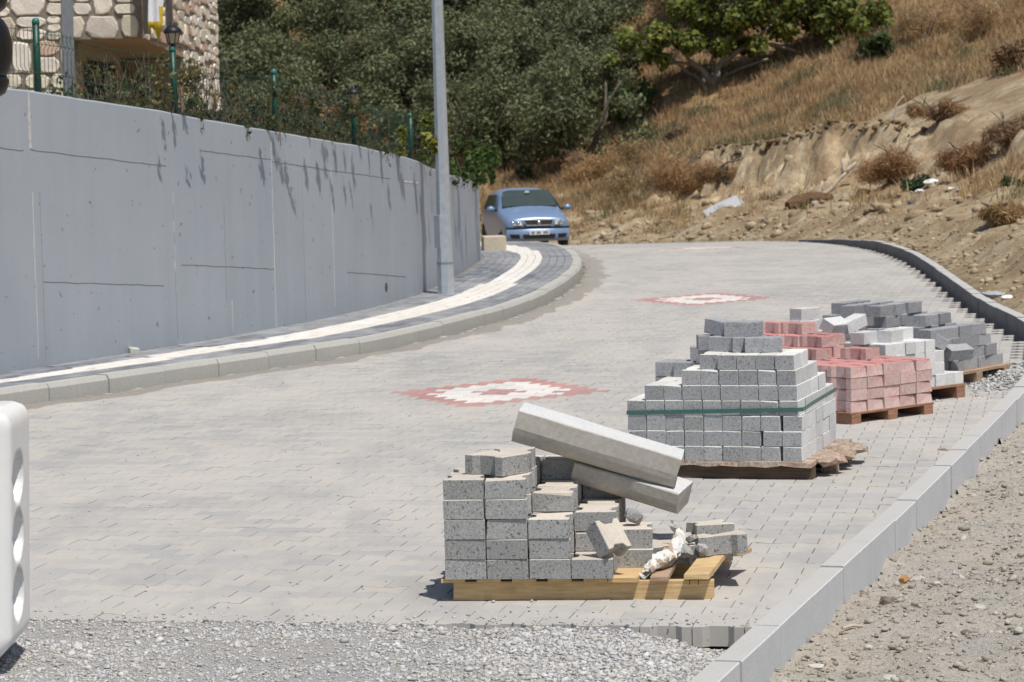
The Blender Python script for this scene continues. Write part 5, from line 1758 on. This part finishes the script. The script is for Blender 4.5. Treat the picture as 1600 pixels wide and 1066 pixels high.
M['straw'] = leafy("dry grass", (1, 1, 1), .30)
M['leafbroad'] = leafy("broad leaf", (1, 1, 1), .38)
M['bark'] = grain("grey bark", (.155, .125, .10), (.07, .055, .045), (.25, .215, .18), sc=25, bs=.8, bd=.02)
M['barkpale'] = grain("pale bark", (.33, .29, .25), (.2, .17, .14), (.44, .40, .36), sc=25, bs=.6, bd=.02)

OLIVE = (.118, .143, .074)
def olive_proto(seed, dens=9500):
    rg = random.Random(seed); blobs = []
    for k in range(19):
        a = rg.uniform(0, 6.28); r = rg.uniform(.2, 1.75); z = rg.uniform(.9, 3.3) - r * .35
        s = rg.uniform(.55, .95)
        blobs.append((r * math.cos(a), r * math.sin(a), z, s, s, s * rg.uniform(.6, .85)))
    cm = leaves_mesh("crown", blobs, dens, .085, M['leaf'], OLIVE, .45, (0, .10), .35, .35, 2.8, seed)
    b = MB()
    for k in range(4):
        a = k * 1.6 + rg.uniform(-.4, .4)
        limb(b, [(.12 * math.cos(a), .12 * math.sin(a), -.3), (.25 * math.cos(a), .25 * math.sin(a), .5), (.9 * math.cos(a), .9 * math.sin(a), 1.5), (1.3 * math.cos(a + .3), 1.3 * math.sin(a + .3), 2.4)], .13, .03, seed * 9 + k)
    return cm, b.mesh("trunk", M['bark'], True)
PROTO = [olive_proto(s) for s in (31, 32, 33, 34)]
def olive(x, y, s, label, group, k, sz=1.0):
    z = hill_z(x, y)
    r = tag(empty("olive_tree", (x, y, z - .05), RNG.uniform(0, 6.28)), label, "tree", group)
    cm, tm = PROTO[k % 4]
    link("crown", cm, r); link("trunk", tm, r)
    r.scale = (s, s, s * sz)
    return r
GO = "olive trees on the hillside"
# trees picked out one by one, then the grove behind them
named = [((770, 268), 1.0, "dark olive tree with forked trunk at the grove's lower edge, above the blue car"),
         ((905, 205), .95, "grey green olive tree at the grove's right edge above the dry grass"),
         ((700, 250), .9, "olive tree directly behind the top of the lamp pole"),
         ((960, 165), .75, "small olive tree beside the left end of the fig tree"),
         ((845, 190), 1.05, "olive tree in the middle of the grove above the car")]
taken = []
for n, ((px, py), s, lab) in enumerate(named):
    q = HP(px, py, 60)
    if n == 4: q = Vector((q.x, q.y + 2, 0))
    olive(q.x, q.y, s, lab, GO, n); taken.append((q.x, q.y))
ORDX = ORD + ["thirteenth", "fourteenth", "fifteenth", "sixteenth", "seventeenth", "eighteenth", "nineteenth", "twentieth", "twenty-first", "twenty-second", "twenty-third", "twenty-fourth"]; rowc = {}
rg = random.Random(77); cnt_o = 0
for row in range(15):
    y = 90 + row * 3.3
    for col in range(-14, 10):
        x = col * 3.2 + (row % 2) * 1.6 + rg.uniform(-.9, .9); yy = y + rg.uniform(-1.2, 1.2)
        q = proj((x, yy, hill_z(x, yy) + 1.5))
        if q[0] < 250 or q[0] > 1010 + max(0, 60 - q[1]) * 2.2 or q[1] < -70: continue
        if min(math.hypot(x - a, yy - c) for a, c in taken) < 2.0: continue
        d_, i_ = sdist([x], [yy], En)
        if d_[0] < 6.5: continue
        if rg.random() < .02: continue
        taken.append((x, yy)); cnt_o += 1
        rowc[row] = rowc.get(row, 0) + 1
        olive(x, yy, rg.uniform(.88, 1.22), "olive tree in the dense grove, %s row up the slope, %s from the left" % (ORDX[row], ORDX[rowc[row] - 1]), GO, rg.randrange(4), rg.uniform(.85, 1.1))

# fig tree on the grassy slope
fb = HP(1116, 132, 50)
FY = fb.y
fig = tag(empty("fig_tree", fb), "broad leaved bright green tree with low spreading grey limbs on the grassy slope", "tree")
def fl_(px, py, dy=0.0):
    q = P(px, py, FY + dy); return q - fb
rg = random.Random(12)
blobs = []
for (px, py, r) in [(985, 62, 30), (1015, 85, 26), (960, 92, 22), (1040, 50, 40), (1060, 15, 40), (1085, 62, 36), (1105, 25, 45), (1130, 75, 34), (1150, 35, 45), (1175, 70, 28), (1190, 20, 45), (1225, 45, 34), (1245, 10, 45), (1280, 35, 36), (1310, 5, 45), (1335, 35, 34), (1365, 15, 38), (1385, 40, 22), (1120, -20, 50), (1200, -30, 50), (1290, -35, 50), (1040, 95, 20), (1365, 62, 20), (1300, 62, 22)]:
    for dy in (-1.1, .2, 1.4):
        q = fl_(px + rg.uniform(-8, 8), py + rg.uniform(-6, 6), dy); s = r / 56.0 * rg.uniform(.6, .95)
        blobs.append((q.x, q.y, q.z, s, s * 1.2, s * .75))
FIG = (.115, .160, .05)
link("crown", leaves_mesh("crown", blobs, 17000, .10, M['leafbroad'], FIG, .5, (0, .34), .6, .35, 1.3, 5), fig)
b = MB()
for n, pts in enumerate([[(1116, 134), (1100, 112), (1075, 92), (1062, 60)], [(1116, 134), (1122, 105), (1150, 82), (1185, 60), (1215, 30)], [(1118, 134), (1135, 118), (1160, 106), (1200, 92)], [(1112, 134), (1085, 118), (1060, 100), (1020, 88)], [(1117, 134), (1112, 95), (1118, 40)], [(1185, 60), (1250, 84), (1330, 70), (1365, 55), (1372, 20)], [(1100, 112), (1080, 100), (1040, 96)]]):
    limb(b, [fl_(px, py, rg.uniform(-.4, .4)) for px, py in pts], .14 if n < 2 else .085, .03, n + 4)
b.build("trunk", M['barkpale'], fig, True)

# shrubs of the slope
def shrub(name, label, px, py, w, h, n, size, col, y0=50, hue=(0, .15), cat="shrub", mat=None, base=None, aspect=2.2, group=None, seed=1, drop=0):
    q = base or HP(px, py, y0)
    s = FPX / q.y
    W2, H2 = w / s / 2, h / s
    rg = random.Random(seed); bl = []
    for k in range(9):
        f = rg.uniform(.1, .9)
        rr = rg.uniform(.28, .45) * min(W2 * 2, H2)
        bl.append((rg.uniform(-1, 1) * (W2 - rr * .5), rg.uniform(-.6, .6) * W2, max(rr * .6, f * (H2 - rr)), rr, rr, rr * .8))
    r = tag(empty(name, q), label, cat, group)
    link("foliage", leaves_mesh("foliage", bl, n, size, mat or M['leafbroad'], col, .45, hue, .4, .35, aspect, seed), r)
    b = MB()
    for k in range(5): limb(b, [(rg.uniform(-.1, .1), rg.uniform(-.1, .1), -.05), (rg.uniform(-.5, .5) * W2, rg.uniform(-.3, .3) * W2, H2 * .45), (rg.uniform(-.9, .9) * W2, rg.uniform(-.4, .4) * W2, H2 * .85)], .03, .008, seed * 7 + k, 4)
    b.build("stem", M['bark'], r)
    return r
shrub("shrub", "dark leafy shrub on the slope below the right end of the bright green tree", 1372, 95, 48, 60, 900, .10, (.05, .085, .03), seed=3)
shrub("shrub", "pale sparse shrub left of the dark one below the bright green tree's right end", 1345, 100, 40, 36, 260, .09, (.10, .12, .06), seed=4)
shrub("shrub", "broad leaved shrub at the grove's right edge above a bare forked branch", 985, 190, 70, 80, 1000, .12, (.06, .115, .04), seed=5, base=HP(985, 190, 55))
shrub("shrub", "young leafy shrub behind the roof of the blue car", 818, 288, 28, 42, 380, .10, (.075, .11, .055), seed=6, base=HP(818, 290, 60))
shrub("shrub", "small green bush next to the white rubbish on the bank", 1432, 298, 46, 32, 800, .05, (.045, .085, .035), seed=7, base=HP(1432, 298, 30), aspect=3)
shrub("shrub", "low green weed high on the bank's right above the earth mound", 1585, 290, 30, 22, 300, .05, (.06, .085, .035), seed=8, base=HP(1580, 292, 25))
shrub("shrub", "brown withered bush at the top right corner of the bank", 1585, 110, 60, 70, 900, .06, (.13, .075, .04), seed=9, base=HP(1585, 112, 30), mat=M['leaf'], hue=(0, .1))
shrub("shrub", "brown dry bush in the middle of the bank, right of the white rubbish", 1520, 270, 95, 60, 5200, .085, (.29, .185, .10), seed=10, base=HP(1510, 272, 28), mat=M['straw'], hue=(0, .1), aspect=13)
shrub("shrub", "rusty dry bush on the bank above the grey concrete slab", 1080, 300, 110, 75, 6500, .095, (.33, .22, .12), seed=12, base=HP(1075, 300, 50), mat=M['straw'], hue=(0, .12), aspect=13)
shrub("shrub", "straw brown dry bush on the slope right of the blue car", 900, 285, 110, 62, 6500, .095, (.34, .245, .135), seed=13, base=HP(925, 285, 60), mat=M['straw'], hue=(0, .12), aspect=13)
for n_, (px_, py_, w_, h_, c_, lab_) in enumerate([(1130, 285, 90, 50, (.24, .15, .075), "brown dry bush on the bank right of the rusty one, above the concrete slab"), (1392, 285, 100, 70, (.23, .13, .06), "wide dry bush on the bank right of the forked dead branch"),
    (985, 300, 90, 50, (.30, .21, .11), "straw coloured dry bush at mid bank between the car and the slab"), (1000, 262, 120, 55, (.22, .145, .07), "long brown dry bush below the grassy slope, left of the scarp"), (1580, 225, 80, 60, (.16, .095, .05), "dark rusty bush at the right edge, half way up the bank"),
    (1470, 190, 110, 45, (.22, .13, .065), "brown dry bush over the right end of the scarp"), (1540, 55, 130, 70, (.24, .15, .075), "large faded dry bush near the top right corner"), (1445, 60, 90, 60, (.25, .16, .08), "thin dry bush on the grassy slope right of the bright green tree"), (1560, 350, 70, 40, (.27, .17, .08), "rusty tuft of dry bush on the earth mound by the right kerb")]):
    shrub("shrub", lab_, px_, py_, w_, h_, 5200, .085, tuple(c * k for c, k in zip(c_, (1.25, 1.42, 1.6))), seed=60 + n_, base=HP(px_, py_, 26), mat=M['straw'], hue=(0, .1), aspect=13)
shrub("shrub", "dark brown dead bush at the left end of the earth scarp", 1055, 222, 40, 36, 700, .07, (.07, .05, .035), seed=14, base=HP(1055, 224, 55), mat=M['leaf'], hue=(0, .1), aspect=5)

# ------------------------------------------------------------------ dry grass
def blades(name, pts, hmin, hmax, wd_, nb, cols, spread=.12, lean=.45, seed=1):
    g = np.random.default_rng(seed); n = len(pts) * nb
    p = np.repeat(np.asarray(pts), nb, 0) + np.concatenate([g.normal(0, spread, (n, 2)), np.zeros((n, 1))], 1)
    h = np.repeat(g.uniform(hmin, hmax, len(pts)), nb) * g.uniform(.5, 1.1, n)
    a = g.uniform(0, 6.28, n); d = np.stack([np.cos(a), np.sin(a), np.zeros(n)], 1)
    ln = g.uniform(0, lean, n)[:, None] * h[:, None]
    b2 = g.uniform(0, 6.28, n); s = np.stack([np.cos(b2), np.sin(b2), np.zeros(n)], 1) * wd_
    up = np.array([0, 0, 1.0])
    p = p - up * .04
    m = p + up * (h * .6)[:, None] + d * ln * .4; t = p + up * h[:, None] + d * ln
    V = np.stack([p - s, p + s, m + s * .8, m - s * .8, t], 1).reshape(-1, 3)
    q = (np.arange(n) * 5)[:, None]
    F = np.concatenate([q + np.array([[0, 1, 2]]), q + np.array([[0, 2, 3]]), q + np.array([[3, 2, 4]])], 0)
    c = np.repeat(cols, nb, 0) * g.uniform(.7, 1.3, (n, 1))
    return npmesh(name, V, F, M['straw'], np.repeat(c, 5, 0))
def grass_points(n, f):
    out = []
    g = random.Random(91); tries = 0
    while len(out) < n and tries < n * 40:
        tries += 1
        y = g.uniform(30, 112); x = g.uniform(-6, 20)
        q = proj((x, y, 1.0))
        if not (700 < q[0] < 1660): continue
        out.append((x, y))
    a = np.array(out); d, i = sdist(a[:, 0], a[:, 1], En)
    keep = [k for k in range(len(a)) if f(a[k, 0], a[k, 1], d[k], En[i[k], 1], g)]
    return [(a[k, 0], a[k, 1], hill_z(a[k, 0], a[k, 1])) for k in keep]
def upper(x, y, d, ey, g):
    s = min(1, max(0, (x - 3) / 3)); lim = (5.2 + 2.6 * min(1, max(0, (x - 7.6) / 2.2))) * s + 2.6 * (1 - s)
    return lim + .5 * fbm(x, y, 1.2, 4, 2) < d < 26
def on_bank(x, y, d, ey, g):
    if not (.9 < d < 3.6): return False
    q = proj((x, y, hill_z(x, y) + .15))
    for x0, y0, x1, y1 in ((1080, 295, 1175, 380), (1225, 235, 1345, 355), (1415, 270, 1505, 335), (1380, 140, 1410, 230), (1480, 300, 1640, 420)):
        if x0 < q[0] < x1 and y0 < q[1] < y1 and g.random() > .12: return False
    return fbm(x, y, 1.7, 21, 3) + .25 * math.exp(-((d - 2.4) / 1.2) ** 2) > .17
up_pts = grass_points(20000, upper)
g = np.random.default_rng(4)
def gcols(pts, warm):
    o = []
    for x, y, z in pts:
        v = fbm(x, y, 2.6, 33, 3)
        c = np.array([.43, .31, .165]) if v < .05 else np.array([.34, .225, .12])
        if v > .3: c = np.array([.20, .185, .095])
        o.append(c * (1 + .3 * fbm(x, y, .8, 40, 2)) * warm)
    return np.array(o)
tag(link("dry_grass", blades("dry_grass", up_pts, .16, .46, .011, 12, gcols(up_pts, 1.0), .17, .95, 8)), kind='stuff')
bk_pts = grass_points(17000, on_bank)
tag(link("dry_weeds", blades("dry_weeds", bk_pts, .12, .40, .009, 13, gcols(bk_pts, 1.12), .14, .9, 9)), kind='stuff')

# ------------------------------------------------------------------ things lying on the bank
M['deadwood'] = plain("bleached dead wood", (.50, .43, .34), .85)
def branch(label, lines, rad, y, name="dead_branch"):
    q0 = HP(*lines[0][0], y)
    b = MB()
    for n, ln in enumerate(lines):
        pts = [P(px, py, q0.y - .05 + .12 * n) - q0 for px, py in ln]
        limb(b, pts, rad, rad * .45, n + 3, 5)
    return tag(b.build(name, M['deadwood'], None, True, loc=q0), label, "branch")
branch("bleached dead branch forking upwards above the uprooted stump on the bank", [[(1285, 307), (1303, 290), (1322, 270)], [(1319, 272), (1317, 248)], [(1320, 270), (1338, 254)]], .07, 40)
branch("short pale broken branch standing beside the forked dead branch", [[(1278, 306), (1285, 283)]], .065, 40)
branch("thin bare branch hanging in front of the earth scarp", [[(1398, 195), (1400, 165), (1412, 150)]], .03, 40)
branch("bare curved branch lying under the shrub at the grove's edge", [[(880, 172), (895, 182), (912, 185)]], .04, 60)
# uprooted stump
sq = HP(1268, 324, 35) + Vector((0, .12, -.16))
b = MB(); rg = random.Random(3)
vs = []; fs = []
for k in range(9):
    t = k / 8
    for q in range(10):
        a = q * .628; rr = .20 * (1 - .35 * abs(t - .4)) * rg.uniform(.8, 1.2)
        vs.append((-.5 + t * 1.0, rr * math.cos(a), .22 + .10 * math.sin(t * 3) + rr * math.sin(a) * .8))
for k in range(8):
    for q in range(10): fs.append((k * 10 + q, k * 10 + (q + 1) % 10, k * 10 + 10 + (q + 1) % 10, k * 10 + 10 + q))
fs.append(tuple(range(10))); fs.append(tuple(80 + q for q in reversed(range(10))))
b.add(vs, fs)
for k in range(12): limb(b, [(-.45 + rg.uniform(0, .8), rg.uniform(-.2, .1), .25), (-.6 + rg.uniform(-.2, 1.1), rg.uniform(-.6, -.2), rg.uniform(.0, .4))], .03, .008, k, 4)
tag(b.build("stump", grain("uprooted stump", (.15, .085, .045), (.06, .035, .02), (.26, .17, .10), sc=18, bs=.9, bd=.03), None, True, loc=sq, rot=(0, -.12, .25)), "brown uprooted tree stump with roots half buried in the bank", "tree stump")
# grey slab of concrete sliding down the bank
pl = [(1098, 372), (1112, 350), (1098, 330), (1120, 318), (1150, 305), (1162, 316), (1140, 338), (1120, 362)]
h3 = [HP(px, py, 40) for px, py in pl]
A_ = np.array([(p.x, p.y, 1.0) for p in h3]); cf = np.linalg.lstsq(A_, np.array([p.z for p in h3]), rcond=None)[0]
cf[1] = min(.75, max(.35, cf[1])); ce = sum(h3, Vector((0, 0, 0))) / len(h3); cf[2] = ce.z + .16 - cf[0] * ce.x - cf[1] * ce.y
c3 = []
for px, py in pl:       # the slab is one plane, lying on the slope
    d = ray(px, py); y = (cf[2] - CAM.z) / (d.z - cf[0] * d.x - cf[1]); c3.append(CAM + d * y)
ctr = sum(c3, Vector((0, 0, 0))) / len(c3)
nn = Vector((-.25, -.75, .6)).normalized()
b = MB(); m = len(pl)
top_ = [p - ctr for p in c3]
# inner points give the slab's broken surface some relief
b.add(top_ + [p + Vector((.02, .03, -.14)) for p in top_] + [Vector((0, 0, .03))], [(k, (k + 1) % m, 2 * m) for k in range(m)] + [((k + 1) % m, k, m + k, m + (k + 1) % m) for k in range(m)])
tag(b.build("concrete_slab", grain("grey waste concrete", (.46, .47, .48), (.38, .385, .39), (.54, .55, .56), sc=12, big=2, bigamt=.4, bigcol=(.52, .50, .46), bs=.6, bd=.02), None, loc=ctr), "pale grey broken concrete slab sliding down the earth bank", "concrete slab")
def lump(name, label, cat, px, py, s, mat, y0=25, seed=1, flat=.7, group=None, wide=1.0):
    q = HP(px, py, y0); rg = random.Random(seed); b = MB()
    fs = [tuple(f) for f in IF]
    b.add([Vector((p[0] * wide, p[1], p[2] * flat)) * s * rg.uniform(.7, 1.25) for p in IV], fs)
    o = b.build(name, mat, None, loc=q + Vector((0, 0, s * flat * .5)), rot=(rg.uniform(-.3, .3), rg.uniform(-.3, .3), rg.uniform(0, 6)))
    return tag(o, label, cat, group)
M['bag'] = plain("white plastic sheet", (.78, .76, .74), .45, 0, 12, .08, .5)
def bag(label, px, py, s, seed, y0=25, wide=1.3):
    q = HP(px, py, y0); rg = random.Random(seed); b = MB(); n1, n2 = 9, 12; vs = []; fs = []
    for i in range(n1):
        t = math.pi * i / (n1 - 1)
        for k in range(n2):
            a = 2 * math.pi * k / n2; rr = s * (math.sin(t) + .02) * rg.uniform(.68, 1.18)
            vs.append((rr * math.cos(a) * wide, rr * math.sin(a), s * .75 * (1 - math.cos(t)) * rg.uniform(.9, 1.1) * .7))
    for i in range(n1 - 1):
        for k in range(n2): fs.append((i * n2 + k, i * n2 + (k + 1) % n2, (i + 1) * n2 + (k + 1) % n2, (i + 1) * n2 + k))
    b.add(vs, fs)
    return tag(b.build("plastic_bag", M['bag'], None, loc=q), label, "rubbish")
bag("crumpled white plastic bag lying high on the bank beside the green bush", 1456, 291, .13, 3)
bag("smaller white scrap just left below the crumpled white bag on the bank", 1437, 302, .07, 4)
bag("pale scrap of rubbish right of the crumpled white bag on the bank", 1485, 298, .06, 5)
bag("white scrap of plastic lying just behind the right kerb at the picture's edge", 1574, 470, .055, 6, 18)
lump("rock", "dark stone on the bank below the white rubbish", "rock", 1424, 320, .10, plain("dark stone", (.10, .105, .115), .8), seed=4)
lump("rock", "pale round stone beside the uprooted stump", "rock", 1275, 322, .11, M['rock'], seed=5, y0=35)
lump("rock", "grey flat stone behind the right kerb beside the white scrap of plastic", "rock", 1553, 466, .11, plain("grey stone", (.34, .36, .38), .8), y0=18, seed=6, wide=1.4, flat=.45)
def near_rock(label, px, py, s, mat, seed, flat=.6, wide=1.2):
    q = GP(px, py, -.12); rg = random.Random(seed); b = MB()
    b.add([Vector((p[0] * wide, p[1], p[2] * flat)) * s * rg.uniform(.72, 1.22) for p in IV], [tuple(f) for f in IF])
    d, _ = sdist([q.x], [q.y], En)
    q.z = sand_h(q.x, q.y, max(0, d[0])) + s * flat * .45
    return tag(b.build("rock", mat, None, loc=q, rot=(rg.uniform(-.2, .2), rg.uniform(-.2, .2), rg.uniform(0, 6))), label, "rock")
M['paleR'] = grain("pale rock", (.52, .50, .46), (.40, .38, .34), (.60, .58, .54), sc=30, bs=.7, bd=.01)
M['darkR'] = grain("brown rock", (.20, .165, .13), (.11, .09, .07), (.30, .26, .21), sc=40, bs=.8, bd=.01)
near_rock("pale grey angular rock on the sandy ground right of the kerb, middle", 1437, 896, .042, M['paleR'], 1)
near_rock("dark brown rock at the kerb's foot on the sandy ground", 1385, 940, .040, M['darkR'], 2)
near_rock("rounded grey rock low on the sandy ground near the picture's bottom edge", 1390, 1046, .040, M['paleR'], 3)
near_rock("broad flat grey stone right of centre on the sandy ground", 1530, 952, .038, M['paleR'], 4, .5)
near_rock("brownish rounded stone below the broad flat one on the sand", 1512, 978, .028, M['darkR'], 5)
near_rock("small grey stone at the kerb's foot near the bottom edge", 1275, 1040, .028, M['paleR'], 6)
# splinter of wood and a dry leaf
for n, (px, py, L_, a, lab) in enumerate([(1332, 975, .10, .5, "pale splinter of wood on the sand near the kerb"), (1415, 902, .07, .9, "orange brown dry leaf beside the pale angular rock"), (1475, 703, .10, -1.0, "thin stick lying on the paving before the red blocks")]):
    if n < 2:
        q = GP(px, py, -.12); d, _ = sdist([q.x], [q.y], En); q.z = sand_h(q.x, q.y, max(0, d[0])) + .012
    else: q = GP(px, py, .006)
    b = MB(); b.tube([(-L_ / 2, 0, 0), (0, .006, .006), (L_ / 2, -.004, 0)], [.006 if n != 1 else .016, .008 if n != 1 else .02, .003], 5)
    tag(b.build("stick" if n != 1 else "dry_leaf", M['deadwood'] if n != 1 else plain("dry leaf", (.42, .22, .09), .8), None, loc=q, rot=(0, 0, a)), lab, "stick" if n != 1 else "leaf")

# ------------------------------------------------------------------ shrubs along the fence on the wall
def wall_shrub(label, px, w, h, n, size, col, over=.05, hue=(0, .2), seed=1, depth=.45, back=-.35, name="shrub", twig=.5, mat=None, aspect=1.8):
    k = w_at_px(px); y = W[k].y; q = wp(k, wall_top(y) - .12, back)
    s = FPX / y; W2, H2 = w / s / 2, h / s
    t = (W[min(k + 2, len(W) - 1)] - W[max(0, k - 2)]).normalized(); t3 = Vector((t.x, t.y, 0)); nr = Vector((t.y, -t.x, 0))
    along = W2 / max(.28, abs(t.x))       # the hedge runs with the wall, so its length shows foreshortened
    along = min(along, 1.4)
    rg = random.Random(seed); bl = []
    for j in range(18):
        f = rg.uniform(.0, 1) ** 1.35; rr = rg.uniform(.14, .32) * min(H2, 1.0) * (1.15 - .6 * f)
        c = t3 * rg.uniform(-1, 1) * along + nr * rg.uniform(-depth, depth * .5) + Vector((0, 0, max(rr * .5, f * (H2 - rr * .5))))
        bl.append((c.x, c.y, c.z, rr * 1.2, rr * 1.2, rr))
    for j in range(int(over * 60)):
        c = t3 * rg.uniform(-1, 1) * along * .9 + nr * (-back + rg.uniform(-.02, .26)) + Vector((0, 0, rg.uniform(.10, .55)))
        bl.append((c.x, c.y, c.z, .05, .05, .10))
    r = tag(empty(name, q), label, "shrub", "shrubs growing along the fence")
    link("foliage", leaves_mesh("foliage", bl, int(n * 1.9), size * 1.05, mat or M['leafbroad'], tuple(c_ * 1.25 for c_ in col), .5, hue, .3, .15, aspect, seed), r)
    b = MB()
    for j in range(30):
        c = t3 * rg.uniform(-1, 1) * along
        top = c + t3 * rg.uniform(-.15, .15) + nr * rg.uniform(-.25, .32 if rg.random() < twig else .1) + Vector((0, 0, H2 * rg.uniform(.5, 1.08)))
        limb(b, [c + Vector((0, 0, -.05)), c.lerp(top, .5) + nr * rg.uniform(-.1, .1), top], .008, .0025, seed * 31 + j, 4)
    b.build("stem", M['bark'], r)
    return r
wall_shrub("thin leggy shrub with sparse olive leaves around the lantern post by the house", 255, 70, 105, 420, .024, (.07, .09, .035), .10, (0, .12), seed=41)
wall_shrub("straggly reddish brown and green shrub right of the lantern post", 320, 110, 122, 850, .026, (.085, .080, .035), .12, (0, .22), seed=42)
wall_shrub("dense low green shrub before the tall green fence post", 395, 110, 80, 1000, .028, (.060, .075, .032), .12, (0, .10), seed=43)
wall_shrub("tangled green shrub right of the tall green fence post", 470, 120, 100, 1500, .028, (.065, .080, .035), .12, (0, .10), seed=44)
wall_shrub("brown reddish dying shrub around the half hidden lantern", 545, 100, 112, 1700, .026, (.095, .075, .038), .20, (0, .3), seed=45)
wall_shrub("grey green shrub between the half hidden lantern and the last fence post", 605, 90, 100, 1500, .028, (.070, .085, .04), .12, (0, .12), seed=46)
wall_shrub("yellow green bush trailing over the wall top left of the lamp pole", 645, 70, 46, 1300, .034, (.115, .145, .034), .10, (0, .25), seed=47, depth=.3)
wall_shrub("dark twiggy shrub between the yellow green bush and the lamp pole", 672, 36, 95, 900, .03, (.035, .040, .022), .1, (0, .2), seed=50)
wall_shrub("deep green leafy bush hanging over the wall behind the lamp pole", 722, 66, 105, 2600, .036, (.045, .085, .025), .25, (0, .2), seed=48, depth=.5, aspect=1.5)
wall_shrub("deep green bush at the far end of the wall above the car", 748, 50, 52, 1500, .036, (.050, .090, .028), .35, (0, .2), seed=49, depth=.5, aspect=1.5)
# ground cover right behind the wall's upper edge
cp = []
for _ in range(2600):
    k = RNG.randrange(w_at_px(205), w_at_px(750)); q = wp(k, wall_top(W[k].y) - .12 + RNG.uniform(0, .06), -.12 - abs(RNG.gauss(0, .35)))
    cp.append((q.x, q.y, q.z))
tag(link("weeds", blades("weeds", cp, .08, .28, .004, 9, np.array([[.12, .095, .045]] * len(cp)) * NP.uniform(.5, 1.5, (len(cp), 1)) * NP.uniform(.85, 1.15, (len(cp), 3)), .05, .9, 19)), kind='stuff')
